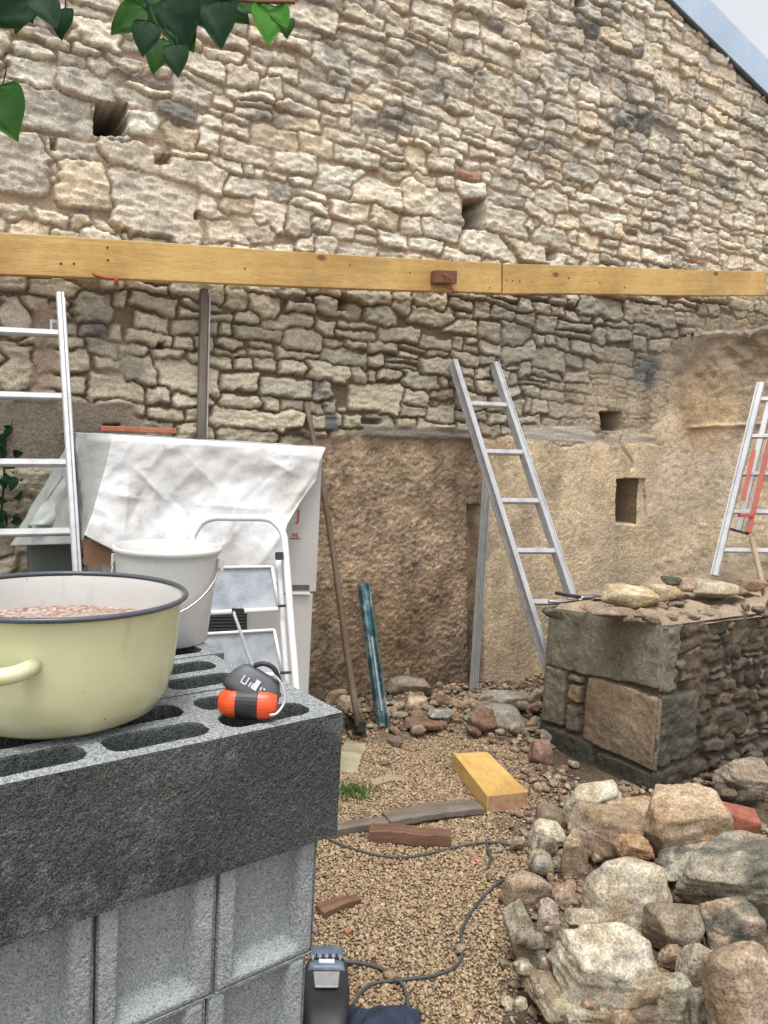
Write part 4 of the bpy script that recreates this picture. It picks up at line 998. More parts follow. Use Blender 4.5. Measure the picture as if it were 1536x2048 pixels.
# ------------------------------------------------------------------ cabinet under tarpaulin
CY = 2.72
cl_ = at_y(212, 900, CY).x; cr_ = at_y(646, 900, CY).x
ct = CAMZ-.005
cab = thing('heat_pump_cabinet', 'tall pale grey metal cabinet under the dirty white tarpaulin', 'cabinet', ((cl_+cr_)/2, CY+.17, 0))
b = MB(); zs0 = at_y(600, 1188, CY).z
b.box8([(cl_, CY, zs0+.004), (cr_, CY, zs0+.004), (cr_, CY+.34, zs0+.004), (cl_, CY+.34, zs0+.004), (cl_, CY, ct), (cr_, CY, ct), (cr_, CY+.34, ct), (cl_, CY+.34, ct)])
bevel(b.build('upper_panel', M_cab, cab), .006)
b = MB(); b.box8([(cl_, CY+.003, .04), (cr_-.012, CY+.003, .04), (cr_-.012, CY+.34, .04), (cl_, CY+.34, .04), (cl_, CY+.003, zs0), (cr_-.012, CY+.003, zs0), (cr_-.012, CY+.34, zs0), (cl_, CY+.34, zs0)])
bevel(b.build('lower_panel', M_cab, cab), .006)
def slab(name, x0, y0, x1, y1, mat, par, off=.004, th=.004, Y=CY):
    p = [at_y(x0, y1, Y-off), at_y(x1, y1, Y-off), at_y(x1, y0, Y-off), at_y(x0, y0, Y-off)]
    b = MB(); bk = [Vector((q.x, q.y+th, q.z)) for q in p]
    b.box8([p[0], p[1], bk[1], bk[0], p[3], p[2], bk[2], bk[3]]); return b.build(name, mat, par)
slab('handle_slot', 586, 1170, 619, 1181, simple('slot_grey', (.10, .095, .09), .6), cab)
slab('slot_lip', 584, 1184, 620, 1189, M_white, cab, .010, .008)
slab('vent', 396, 1222, 494, 1262, M_black, cab)
b = MB()
for k in range(6):
    y = 1226+k*6.6; p0 = at_y(398, y, CY-.008); p1 = at_y(492, y-1, CY-.008); b.bar(p0, p1, .004, .004)
b.build('vent_slat', M_dgrey, cab)
def text(s, px, py, hpx, Y, mat, parent, name, plane_y=True, italic=0, O=None, xd=None, ud=None, size=None):
    cu = bpy.data.curves.new(name, 'FONT'); cu.body = s; cu.shear = italic; cu.extrude = .0006; cu.align_x = 'CENTER'; cu.align_y = 'CENTER'
    if O is None:
        O = at_y(px, py, Y); D = (O-CAM).dot(FW); size = hpx/F_PX*D*1.4; xd = Vector((1, 0, 0)); ud = Vector((0, 0, 1))
    cu.size = size
    to = bpy.data.objects.new('tmp', cu); C.objects.link(to)
    bpy.context.view_layer.update()
    me = bpy.data.meshes.new_from_object(to.evaluated_get(bpy.context.evaluated_depsgraph_get()))
    vs = np.array([tuple(v.co) for v in me.vertices]); fs = [list(p.vertices) for p in me.polygons]
    C.objects.unlink(to); bpy.data.objects.remove(to); bpy.data.curves.remove(cu)
    if len(vs) == 0: return
    nd = xd.cross(ud)
    Wd = vs[:, :1]*np.array(xd)+vs[:, 1:2]*np.array(ud)+vs[:, 2:3]*np.array(nd)+np.array(O)
    return mk(name, Wd, fs, mat, parent)
text('nc', 591, 1069, 12, CY-.003, M_redink, cab, 'red_lettering')
text('J', 597, 1031, 22, CY-.003, M_redink, cab, 'red_lettering')
slab('small_print', 580, 1076, 600, 1078, M_dgrey, cab, .002, .001)
# tarpaulin
def lerp_poly(P, t):
    n_ = len(P)-1; t = min(max(t, 0), 1)*n_; i = min(int(t), n_-1); f = t-i
    return (P[i][0]*(1-f)+P[i+1][0]*f, P[i][1]*(1-f)+P[i+1][1]*f)
Lb = [(226, 868), (212, 930), (198, 980), (184, 1030), (168, 1070)]
Rb = [(652, 894), (640, 925), (632, 960), (600, 1000), (574, 1040), (568, 1090), (552, 1150)]
nu, nv = 150, 100; TV = []
for j in range(nv):
    v_ = j/(nv-1)
    for i in range(nu):
        u_ = i/(nu-1); l = lerp_poly(Lb, v_); r_ = lerp_poly(Rb, v_)
        x = l[0]*(1-u_)+r_[0]*u_; y = l[1]*(1-u_)+r_[1]*u_+ 38*v_**2*math.sin(min(1, u_*2.2)*math.pi/2)*(1-u_*.4) 
        TV.append((x, y, u_, v_))
TV = np.array(TV); uv = np.stack([TV[:, 2]*.85, TV[:, 3]*.55, 0*TV[:, 0]], -1)
def ridge(q, s, seed): return 1-np.abs(fbm(q, s, 3, seed))*2.2
ang_ = [(0.9, 3), (-.7, 4), (.4, 5)]
fold = 0
for (a_, sd_) in ang_:
    ca, sa = math.cos(a_), math.sin(a_)
    q = np.stack([uv[:, 0]*ca+uv[:, 1]*sa, (-uv[:, 0]*sa+uv[:, 1]*ca)*3.2, 0*uv[:, 0]+sd_], -1)
    fold = fold+ridge(q, 2.4, sd_*9)
def crease(x0, y0, x1, y1, w_, h_):
    dxx, dyy = x1-x0, y1-y0; L2 = dxx*dxx+dyy*dyy
    w_ *= 1.2; h_ *= .55
    t = np.clip(((TV[:, 0]-x0)*dxx+(TV[:, 1]-y0)*dyy)/L2, 0, 1)
    dd_ = np.hypot(TV[:, 0]-x0-t*dxx, TV[:, 1]-y0-t*dyy); return h_*np.exp(-np.abs(dd_/w_)**1.05)*np.sin(np.pi*np.clip(t*.9+.08, 0, 1))
off = .016+(.003*fold/3+.022*fbm(uv*np.array([1, .6, 1]), 3.2, 4, 71)+.006*ridge(uv+3, 6, 72))*sst(0, .12, TV[:, 3])
for cz in [(270, 935, 340, 1010, 9, .022), (340, 990, 410, 1070, 10, -.012), (420, 905, 330, 1000, 16, .012), (530, 915, 600, 955, 14, .02), (640, 930, 560, 1040, 16, .028), (625, 960, 575, 1040, 8, -.02), (610, 1000, 520, 1130, 12, .03),
           (260, 925, 245, 1110, 9, .015), (360, 900, 470, 1010, 12, .012), (480, 1000, 440, 1110, 14, .018), (590, 900, 500, 990, 16, -.014), (300, 950, 250, 1060, 10, -.012), (230, 990, 300, 1000, 6, .010), (400, 1010, 560, 1020, 10, .010)]:
    off = off+crease(*cz)
off = off*sst(0, .05, TV[:, 3])+.012
belly = .05*sst(.3, 1, TV[:, 3])
V = []
for (x, y, u_, v_), of in zip(TV, off+belly):
    p = at_y(x, y, CY-.0-of); V.append(p)
V = np.array([tuple(p) for p in V])
tc_ = np.array([.70, .71, .72])*np.ones((len(V), 1))
stain = sst(.0, .5, fbm(uv+5, 5, 5, 44))*sst(.55, 1, TV[:, 2]); tc_ = tc_*(1-.25*stain[:, None])+.25*stain[:, None]*np.array([.5, .42, .3])
Fs = [grid_faces(nu, nv)]
# top (lies on the cabinet) from first row back
row0 = V[:nu]; nb = 12; Tp = []
for k in range(1, nb+1):
    rw = row0.copy(); rw[:, 1] = row0[:, 1]+(CY+.34+.03-row0[:, 1])*k/nb; rw[:, 2] = np.maximum(rw[:, 2], ct+.006)+.004*vn(np.stack([rw[:, 0]*9, rw[:, 1]*9, 0*rw[:, 0]], -1), 1, 8); Tp.append(rw)
# side sheet (left flank), greenish underside
ns, nh = 44, 80; Sd = []
Sq = []
for j in range(nh):
    v_ = j/(nh-1); l = lerp_poly(Lb, min(1, v_)); p0 = at_y(l[0], l[1], CY-float((off+belly)[j*nu if j < nv else 0]))
    for i in range(ns):
        u_ = i/(ns-1)
        q = np.array([u_*2, v_*2, 7.]); 
        p1 = Vector((cl_-.06-.20*v_**1.3*sst(.2, 1, u_), CY+.38*u_, ct+.01-(ct-at_y(170, 1075, CY).z+.03)*v_*(1+.15*u_)))
        base = p0*(1-sst(0, .25, u_))+p1*sst(0, .25, u_)
        base = Vector((base.x+.02*float(fbm(q*np.array([3, 1, 1]), 1.5, 3, 9))*sst(0, .3, u_), CY+.38*u_ if u_ > .25 else base.y, base.z))
        Sd.append(tuple(base)); Sq.append((u_, v_))
Tp = np.concatenate(Tp); Sd = np.array(Sd)
allV = np.concatenate([V, Tp, Sd]); o1 = len(V); o2 = o1+len(Tp)
ft = []
for k in range(nb):
    a0 = 0 if k == 0 else o1+(k-1)*nu
    for i in range(nu-1): ft.append((a0+i, a0+i+1, o1+k*nu+i+1, o1+k*nu+i))
Fall = np.concatenate([Fs[0], np.array(ft), grid_faces(ns, nh)+o2])
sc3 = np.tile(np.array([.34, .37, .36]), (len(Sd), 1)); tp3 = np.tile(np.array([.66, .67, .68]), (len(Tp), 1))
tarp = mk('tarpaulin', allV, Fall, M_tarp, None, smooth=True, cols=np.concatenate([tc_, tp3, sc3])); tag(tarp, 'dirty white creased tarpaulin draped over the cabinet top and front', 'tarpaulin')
s_ = tarp.modifiers.new('solid', 'SOLIDIFY'); s_.thickness = .0015
# grey flap sheet behind the left ladder
fl = [(148, 905), (150, 1000), (128, 1042), (60, 1048), (140, 928)]
nu2, nv2 = 40, 40; FV = []
for j in range(nv2):
    v_ = j/(nv2-1); l = lerp_poly([(143, 925), (108, 975), (80, 1015), (56, 1050)], v_); r_ = lerp_poly([(152, 905), (158, 960), (160, 1010), (158, 1052)], v_)
    for i in range(nu2):
        u_ = i/(nu2-1); x = l[0]*(1-u_)+r_[0]*u_; y = l[1]*(1-u_)+r_[1]*u_
        p = at_y(x, y, 2.98+.03*math.sin(u_*6+v_*3)+.03*float(vn(np.array([u_*3, v_*3, 2.]), 1, 4)))
        FV.append(tuple(p))
fo = mk('tarpaulin_flap', np.array(FV), grid_faces(nu2, nv2), M_tarp, None, smooth=True, cols=np.tile(np.array([.40, .43, .42]), (len(FV), 1))); tag(fo, 'grey green corner of a second sheet hanging behind the left ladder', 'sheet')
fo.modifiers.new('solid', 'SOLIDIFY').thickness = .002
ps = [at_y(58, 1052, 3.02), at_y(160, 1055, 3.02), at_y(165, 1500, 3.02), at_y(70, 1500, 3.02)]
b = MB(); bk = [Vector((p.x, 3.12, p.z)) for p in ps]; b.box8([ps[3], ps[2], bk[2], bk[3], ps[0], ps[1], bk[1], bk[0]]); o = b.build('leaning_sheet', simple('dark_green_grey_sheet', (.10, .12, .11), .7, var=.2, scale=5)); bevel(o, .004); tag(o, 'dark grey green panel standing on the ground under the hanging sheet corner', 'panel')
slab('cardboard_flap', 168, 1080, 238, 1130, M_card, None, .055, .01); o = bpy.data.objects['cardboard_flap']; tag(o, 'brown cardboard showing below the left corner of the tarpaulin', 'cardboard')
# red strip on cabinet top
a = at_y(200, 857, CY+.42); c = at_y(350, 862, CY+.42)
b = MB(); b.bar(a, c, .05, .022); o = b.build('red_tile', M_clay); bevel(o, .003); tag(o, 'flat red clay tile strip behind the top of the tarpaulin', 'tile')
b = MB(); b.bar(Vector((a.x-.12, a.y+.02, a.z-.022)), Vector((cr_+.02, a.y+.02, a.z-.03)), .09, .02); o = b.build('ledge_board', M_greywood); tag(o, 'dark weathered board resting along the wall above the cabinet', 'board')

# ------------------------------------------------------------------ folded step stool
SD = 2.30
def sp(px, py, o_=0.0): return at_d(px, py, SD+(py-1035)*(-.0003)+o_)
stool = thing('step_stool', 'folded white tubular step stool with dirty grey treads in front of the cabinet', 'step stool', at_z(520, 1750, 0.0))
def ext(px, py, px2, py2, z=0.0):
    return None
rl = [(392, 1400), (388, 1200), (385, 1090), (390, 1065), (405, 1045), (428, 1036), (470, 1036), (530, 1037), (552, 1048), (566, 1068), (571, 1100), (580, 1220), (590, 1345), (598, 1470), (606, 1760)]
MB().tube(spline([sp(x, y) for x, y in rl], 6), .0105, 10).build('hoop_frame', M_white, stool, smooth=True)
MB().tube(spline([sp(x-14, y, .03) for x, y in [(571, 1118), (578, 1220), (586, 1345), (594, 1470), (602, 1740)]], 4), .009, 8).build('rear_leg', M_white, stool, smooth=True)
MB().tube(spline([sp(x, y, .03) for x, y in [(404, 1118), (404, 1300), (404, 1470), (408, 1715)]], 4), .009, 8).build('rear_leg', M_white, stool, smooth=True)
b = MB(); b.bar(sp(558, 1105, -.01), sp(559, 1119, -.01), .022, .02, ch=.004); b.build('pivot_cap', M_black, stool)
for (q4, nm) in (([(416, 1135), (545, 1133), (558, 1218), (402, 1226)], 1), ([(400, 1268), (549, 1259), (566, 1348), (396, 1352)], 2)):
    P = [sp(*p, .012) for p in q4]; bk = [p+Vector((FW.x, FW.y, 0))*.012 for p in P]
    b = MB(); b.box8([P[3], P[2], bk[2], bk[3], P[0], P[1], bk[1], bk[0]]); o = b.build('tread', M_tread, stool)
    b = MB(); 
    for k in range(4): b.tube([P[k]-FW*.006, P[(k+1) % 4]-FW*.006], .0048 if k != 2 else .0075, 6)
    b.build('tread_edge', M_white, o, smooth=True)
for (x0, y0, x1, y1) in [(556, 1212, 580, 1211), (560, 1346, 592, 1344)]:
    MB().tube([sp(x0, y0), sp(x1, y1)], .004, 6).build('link_bar', M_iron, stool)
# thin steel hook leaning from tread to block
wire = thing('steel_pin', 'thin steel rod hooked over the stool tread behind the chalk reel', 'rod', at_z(512, 1345, .90))
MB().tube(spline([at_d(484, 1222, 1.9), at_d(478, 1218, 1.88), at_d(468, 1224, 1.86), at_d(478, 1255, 1.80), at_d(495, 1305, 1.60), at_z(511, 1345, .893)]), .0038, 8).build('rod', M_alu, wire, smooth=True)
b = MB(); b.bar(at_d(466, 1222, 1.86), at_d(486, 1222, 1.88), .012, .012); b.build('hook', M_iron, wire)

# ------------------------------------------------------------------ concrete blocks
ZB = .892
PR = at_z(686, 1424, ZB); PL_ = at_z(0, 1570, ZB)
e1 = (PL_-PR); e1.z = 0; blk_len = e1.length; e1.normalize(); e2 = Vector((-e1.y, e1.x, 0));
if e2.y < 0: e2 = -e2
print('block length', blk_len, e1, PR)
HB = .195; HT = .208
def block(name, O, a, b_, L, W, H_, seed, cells, dark, label, ends=False, res=.003, col=(.09, .10, .095), group='concrete blocks stacked in the foreground'):
    """O top corner (world), a: unit along L, b_: unit along W, extends down H_"""
    r = np.random.RandomState(seed); Vs = []; Fs_ = []; Cs = []; base = 0; TRI = []
    def addface(U, Vv, pos, flip, coln=None):
        nonlocal base
        nvv, nuu = U.shape; Vs.append(pos.reshape(-1, 3)); f = grid_faces(nuu, nvv)
        if flip: f = f[:, ::-1]
        Fs_.append(f+base); base += nuu*nvv
        Cs.append(np.ones((nuu*nvv, 3)) if coln is None else coln.reshape(-1, 3))
    A = np.array([a.x, a.y, 0]); B_ = np.array([b_.x, b_.y, 0]); Zd = np.array([0, 0, -1.]); O_ = np.array([O.x, O.y, O.z])
    def P(u, v, w): return O_+u[..., None]*A+v[..., None]*B_+w[..., None]*Zd
    lu = np.linspace(0, L, int(L/res)+1); lv_ = np.linspace(0, W, int(W/res)+1); lw = np.linspace(0, H_, int(H_/res*.7)+1)
    U, Vv = np.meshgrid(lu, lv_)
    q = np.stack([U, Vv, 0*U+seed], -1)
    dep = 0*U; dk = np.ones(U.shape)
    for (cu_, cv_, hu, hv) in cells:
        rr_ = min(hu, hv)*.85
        qx = np.abs(U-cu_+.0012*vn(q, 45, 3))-(hu-rr_); qy = np.abs(Vv-cv_+.0012*vn(q, 45, 4))-(hv-rr_)
        f = np.hypot(np.maximum(qx, 0), np.maximum(qy, 0))+np.minimum(np.maximum(qx, qy), 0)-rr_
        dep = np.maximum(dep, sst(.0005, -.0030, f)*.155)
    sgrain = .0016*vn(q, 160, 5)+.0012*vn(q, 330, 6)
    coln = (np.array([.30, .32, .325])*(1-0*U[..., None]))*(1+.25*fbm(q, 30, 4, 7))[..., None]
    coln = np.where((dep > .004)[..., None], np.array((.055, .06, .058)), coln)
    if cells:
        from mathutils.geometry import tessellate_polygon
        rg = random.Random(seed); loops = [[Vector((x, y, 0)) for x, y in ((0, 0), (L, 0), (L, W), (0, W))]]
        for (cu_, cv_, hu, hv) in cells:
            lp = []; rr_ = hv*.8; m_ = 44
            for k in range(m_):
                an = 2*math.pi*k/m_; sgx, sgy = (1 if math.cos(an) >= 0 else -1), (1 if math.sin(an) >= 0 else -1)
                x = cu_+sgx*(hu-rr_)+rr_*math.cos(an); y = cv_+sgy*(hv-rr_)+rr_*math.sin(an)
                lp.append((x, y))
            dense = []
            for k in range(m_):
                x0_, y0_ = lp[k]; x1_, y1_ = lp[(k+1) % m_]; nn_ = max(1, int(math.hypot(x1_-x0_, y1_-y0_)/.005))
                for i_ in range(nn_): dense.append((x0_+(x1_-x0_)*i_/nn_, y0_+(y1_-y0_)*i_/nn_))
            loops.append([Vector((x+rg.uniform(-.0011, .0011), y+rg.uniform(-.0011, .0011), 0)) for x, y in dense])
        flat = [p for l in loops for p in l]
        tris = tessellate_polygon(loops)
        for tri in tris:
            pass
        F3 = np.array([list(t) for t in tris]); fp = np.array([(p.x, p.y) for p in flat])
        ar = (fp[F3[:, 1], 0]-fp[F3[:, 0], 0])*(fp[F3[:, 2], 1]-fp[F3[:, 0], 1])-(fp[F3[:, 1], 1]-fp[F3[:, 0], 1])*(fp[F3[:, 2], 0]-fp[F3[:, 0], 0])
        up_ = np.array(a.cross(b_))[2] > 0
        F3 = np.where(((ar > 0) == up_)[:, None], F3, F3[:, ::-1])
        F4 = np.concatenate([F3, F3[:, 2:3]], 1)
        Vs.append(P(fp[:, 0], fp[:, 1], 0*fp[:, 0])); TRI.append((base, F3)); Cs.append(np.tile(np.array([.30, .32, .325]), (len(fp), 1))); base += len(fp)
        for lp in loops[1:]:  # slot walls and floors get darker vertex colours, painting in the cavity shade
            m_ = len(lp); nz_ = 7; X2 = np.array([p.x for p in lp]+[lp[0].x]); Y2 = np.array([p.y for p in lp]+[lp[0].y]); lv2 = np.array([0, .003, .02, .05, .09, .13, .16])
            U2 = np.tile(X2, (nz_, 1)); V2 = np.tile(Y2, (nz_, 1)); W2 = np.tile(lv2[:, None], (1, m_+1))
            cxx = X2.mean(); cyy = Y2.mean(); sh = np.array([0, .0015, .002, .003, .004, .005, .006])[:, None]
            U2 = U2-np.sign(U2-cxx)*sh*.5; V2 = V2-np.sign(V2-cyy)*sh
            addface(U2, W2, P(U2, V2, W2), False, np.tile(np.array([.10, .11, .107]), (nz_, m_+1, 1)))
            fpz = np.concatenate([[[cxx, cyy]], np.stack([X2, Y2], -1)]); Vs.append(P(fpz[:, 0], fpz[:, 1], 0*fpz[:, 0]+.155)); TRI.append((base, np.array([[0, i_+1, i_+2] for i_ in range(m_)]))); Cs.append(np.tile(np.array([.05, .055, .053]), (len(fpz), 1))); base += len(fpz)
    else: addface(U, Vv, P(U, Vv, dep+sgrain*sst(0, .006, np.minimum(np.minimum(U, L-U), np.minimum(Vv, W-Vv)))), False, coln)
    def wallf(kind):
        ll = lu if kind in ('f', 'k') else lv_; LL = L if kind in ('f', 'k') else W
        U2, W2 = np.meshgrid(ll, lw); q2 = np.stack([U2+{'f': 0, 'k': 5, 'l': 9, 'r': 13}[kind], W2, 0*U2+seed], -1)
        rec = 0*U2
        if ends and kind == 'f':
            for (c0, c1) in ((.036, LL-.036),):
                rec = .030*sst(c0-.010, c0+.006, U2)*(1-sst(c1-.006, c1+.010, U2))*(1-sst(H_-.030, H_-.012, W2))
                rec = rec*(1 - .0)
        dd_ = rec+(.0005*vn(q2, 150, 5)+.0006*vn(q2, 320, 6)+.002*fbm(q2, 12, 3, 8))*sst(0, .006, np.minimum(np.minimum(U2, LL-U2), np.minimum(W2, H_-W2)))
        dd_ = dd_+.0035*(1-sst(0, .006, np.minimum(np.minimum(U2, LL-U2), np.minimum(W2, H_-W2))))*(1.3 if ends else 0)*(1 if kind == 'f' else 0)
        z0 = 0*U2
        if kind == 'f': pos = P(U2, z0+dd_, W2)
        elif kind == 'k': pos = P(U2, z0+W-dd_, W2)
        elif kind == 'l': pos = P(z0+dd_, U2, W2)
        else: pos = P(z0+L-dd_, U2, W2)
        cc = np.array(col)*(1+(.35 if dark else .14)*fbm(q2, 6, 5, 9))[..., None]
        st2 = sst(.22, .6, fbm(q2*np.array([1, .8, 1]), 5, 5, 19)+.35*fbm(q2, 50, 3, 20))[..., None]*(.5 if dark else 0.0)
        cc = cc*(1-st2)+st2*(np.array([.22, .23, .235]) if dark else np.array([.42, .43, .43]))
        addface(U2, W2, pos, kind in ('f', 'r'), cc)
    for kd in 'fklr': wallf(kd)
    Ub, Vb = np.meshgrid(np.array([0, L]), np.array([0, W])); addface(Ub, Vb, P(Ub, Vb, 0*Ub+H_), True, np.ones((2, 2, 3))*np.array(col))
    Vt = np.concatenate(Vs); Ft = np.concatenate(Fs_); Ct = np.concatenate(Cs)
    if TRI: Ft = Ft.tolist()+[(t+b0).tolist() for b0, tt in TRI for t in tt]
    o = mk(name, Vt, Ft, M_blockd if dark else M_blockl, None, smooth=False, cols=np.clip(Ct, .01, .9)); tag(o, label, 'block', group)
    return o
a_ = -e1  # pointing right/away
def off(u, v, z=0): return PR+e1*u+e2*v+Vector((0, 0, z))
def cells6(L, W):
    out = []
    for i in range(3):
        for j in range(2): out.append((L-(.038+.076+.178*i)*(L/.6 if L < .55 else 1), W*(.27 if j == 0 else .715), (.076 if L > .55 else .066), W*.155))
    return out
DK = (.088, .094, .090); MD = (.13, .14, .138)
L1 = .60
def ublock(u, v, L, W, zz_, H_, seed, cells, dark, lb, **kw):
    # u is the left offset (along e1) of the left end
    O = off(u, v, zz_); return block('concrete_block', O, a_, e2, L, W, H_, seed, cells, dark, lb, **kw)
ublock(L1, 0, L1, .20, 0, HT, 1, cells6(L1, .2), True, 'dark damp hollow block along the front of the top course under the pot', col=DK)
ublock(.53, .205, .50, .20, 0, HT, 2, cells6(.5, .2), True, 'hollow block second from the front in the top course under the white bucket', col=MD)
ublock(.505, .41, .50, .20, 0, HT, 3, cells6(.5, .2), True, 'hollow block at the back of the top course beside the stool', col=MD)
ublock(L1+.505, 0.0, .50, .20, 0, HT, 4, cells6(.5, .2), True, 'hollow block at the left edge of the top course', col=DK)
ublock(1.04, .205, .50, .20, 0, HT, 5, cells6(.5, .2), True, 'hollow block at the far left of the top course behind the pot', col=MD)
# second and third courses: blocks laid across, ends towards the viewer
LT = (.29, .312, .315)
names_ = ['rightmost', 'second from the right', 'third from the right', 'fourth from the right']
for row in range(2):
    for k in range(4):
        zz_ = -HT-.003-row*(HB+.003); u = .205+k*.179 + (0 if row == 0 else .012)
        ublock(u, .012, .174, .50, zz_, HB, 20+row*8+k, [], False, 'pale grey block end, %s in the %s course' % (names_[k], ['second', 'third'][row]), ends=True, col=LT)
ublock(.60, .012, .50, .45, -2*HB-HT-.009, HB, 60, [], False, 'pale grey block at the foot of the stack', col=LT)
ublock(1.11, .012, .50, .45, -2*HB-HT-.009, HB, 61, [], False, 'pale grey block at the foot of the stack, further left', col=LT)
zb = ZB-3*HB-HT-.009
b = MB(); q = [off(.03, .0), off(1.4, .0), off(1.4, .5), off(.03, .5)]
b.box8([Vector((p.x, p.y, -.05)) for p in (q[0], q[3], q[2], q[1])]+[Vector((p.x, p.y, zb-.002)) for p in (q[0], q[3], q[2], q[1])]); o = b.build('footing', simple('concrete_footing', (.22, .22, .21), .95, bmp=.6)); tag(o, 'low concrete footing under the stacked blocks', 'footing')

# ------------------------------------------------------------------ enamel pot
pcn = at_z(118, 1290, ZB); 
def enamel(name, c, dirt):
    return simple(name, c, .22, 0, var=.06, scale=6, bmp=.03, dirt=dirt, dirt_amt=.18, rvar=.06)
M_yel = enamel('pale_yellow_enamel', (.60, .60, .37), (.42, .38, .2)); M_enw = enamel('grey_white_enamel', (.50, .49, .47), (.42, .38, .33)); M_rim = simple('blue_black_rim', (.07, .08, .10), .35)
for M__ in (M_yel, M_enw):
    n9 = M__.node_tree; b9 = n9.nodes['Principled BSDF']; src = b9.inputs['Base Color'].links[0].from_socket
    tc9 = N(n9, 'ShaderNodeTexCoord').outputs['Object']
    v9 = N(n9, 'ShaderNodeTexVoronoi'); v9.inputs['Scale'].default_value = 38; n9.links.new(tc9, v9.inputs['Vector'])
    sp9 = ramp(n9, v9.outputs['Distance'], [(.0, 1), (.045, .8), (.07, 0)])
    gate = ramp(n9, noise(n9, tc9, 16, 3), [(.52, 0), (.56, 1)])
    mp9 = N(n9, 'ShaderNodeMapping'); mp9.inputs['Scale'].default_value = (30, 30, 4); n9.links.new(tc9, mp9.inputs[0])
    dr9 = ramp(n9, noise(n9, mp9.outputs[0], 1.0, 3), [(.62, 0), (.72, .30)])
    c9 = mix(n9, src, (.12, .08, .05), mix(n9, (0, 0, 0), sp9, gate)); c9 = mix(n9, c9, (.34, .30, .18), dr9)
    n9.links.new(c9, b9.inputs['Base Color'])
RC = at_d(124, 1187, 1.165); pz = RC.z-ZB; pr = .183
print('pot', RC, pz)
pot = thing('enamel_pot', 'large pale yellow enamel pot with dark blue rim standing on the blocks', 'pot', (RC.x, RC.y, ZB))
Cp = Vector((RC.x, RC.y, ZB))
MB().lathe([(.001, .002), (.10, .002), (.126, .005), (.146, .016), (.159, .038), (.167, .07), (.172, .11), (.176, pz-.02), (pr-.004, pz-.004)], Cp, 96).build('pot_body', M_yel, pot, smooth=True)
MB().lathe([(pr-.006, pz-.004), (pr-.011, pz-.02), (.167, .11), (.161, .07), (.150, .044), (.134, .026), (.11, .016), (.001, .010)], Cp, 96).build('pot_lining', M_enw, pot, smooth=True)
b = MB(); b.tube([Cp+Vector((pr*math.cos(t), pr*math.sin(t), pz)) for t in np.linspace(0, 2*math.pi, 97)[:-1]], .0040, 10, closed=True); b.build('pot_rim', M_rim, pot, smooth=True)
# handle at the near left side
thl = math.atan2((at_d(5, 1315, 1.0)-Cp).y, (at_d(5, 1315, 1.0)-Cp).x)
hp = []
for t in np.linspace(-1, 1, 13):
    an = thl+t*.24; rr_ = .172+.034*(1-t**4)
    hp.append(Cp+Vector((rr_*math.cos(an), rr_*math.sin(an), pz-.062-.006*(1-t*t))))
b = MB(); b.tube(hp, .0115, 12)
hnd = b.build('pot_handle', M_yel, pot, smooth=True)
# contents: water-soaked red brown crumbs and lather
mt, nn2, bb2 = mat_base('crumbly_contents')
tc = N(nn2, 'ShaderNodeTexCoord').outputs['Object']
v2 = N(nn2, 'ShaderNodeTexVoronoi'); v2.inputs['Scale'].default_value = 170; nn2.links.new(tc, v2.inputs['Vector'])
cb = ramp(nn2, v2.outputs['Color'], [(0.2, (.20, .09, .06)), (0.5, (.34, .22, .17)), (.8, (.50, .44, .39))])
pm = ramp(nn2, noise(nn2, tc, 9, 5), [(.34, 0), (.50, 1)])
cb = mix(nn2, (.42, .36, .32), cb, pm)
nn2.links.new(cb, bb2.inputs['Base Color']); bb2.inputs['Roughness'].default_value = .5; bump(nn2, bb2, v2.outputs['Distance'], .6, .004)
cz = pz-.054
nr, na = 30, 72; cvv = [Cp+Vector((0, 0, cz+.010))]; 
for i in range(1, nr+1):
    for k in range(na):
        an = 2*math.pi*k/na; r2 = .1705*i/nr; q = np.array([r2*math.cos(an), r2*math.sin(an), 0])
        cvv.append(Cp+Vector((q[0], q[1], cz+.016*math.exp(-((q[0]-.03)**2+(q[1]-.0)**2)/.006)*(1 if i < nr else 0)+.0025*float(fbm(q, 40, 3, 6))*(0 if i == nr else 1))))
cf_ = [(0, 1+k, 1+(k+1) % na) for k in range(na)]+[(1+(i-1)*na+k, 1+i*na+k, 1+i*na+(k+1) % na, 1+(i-1)*na+(k+1) % na) for i in range(1, nr) for k in range(na)]
o = mk('brick_crumbs', cvv, cf_, mt, None, smooth=True); tag(o, 'red brown crumbs and pale dust filling the yellow pot', 'crumbs'); o['kind'] = 'stuff'

# ------------------------------------------------------------------ bucket
BC = at_d(336, 1092, 1.62); bz = ZB; bh = BC.z-bz; rb = .111
bucket = thing('white_bucket', 'white plastic bucket with wire handle standing on the blocks behind the pot', 'bucket', (BC.x, BC.y, bz))
Cb = Vector((BC.x, BC.y, bz))
MB().lathe([(.001, .004), (.080, .004), (.084, 0), (.087, .003), (.1, bh*.60), (.105, bh*.88), (.107, bh-.012), (.112, bh-.009), (.1135, bh-.002), (.111, bh+.001), (.106, bh), (.102, bh*.8), (.085, .008), (.001, .008)], Cb, 80).build('bucket_body', M_bucket, bucket, smooth=True)
ra = Cb+Vector((RT.x, RT.y, 0)).normalized()*.112+Vector((0, 0, bh*.82)); la = Cb-Vector((RT.x, RT.y, 0)).normalized()*.112+Vector((0, 0, bh*.82))
tow = Vector((-FW.x, -FW.y, 0)).normalized()
hp = []
for t in np.linspace(0, math.pi, 25):
    c = ra.lerp(la, (1-math.cos(t))/2); hp.append(c+(tow*.115*1.0+Vector((0, 0, -.10)))*math.sin(t)*.95)
MB().tube(hp, .0021, 6).build('handle', M_chrome, bucket, smooth=True)
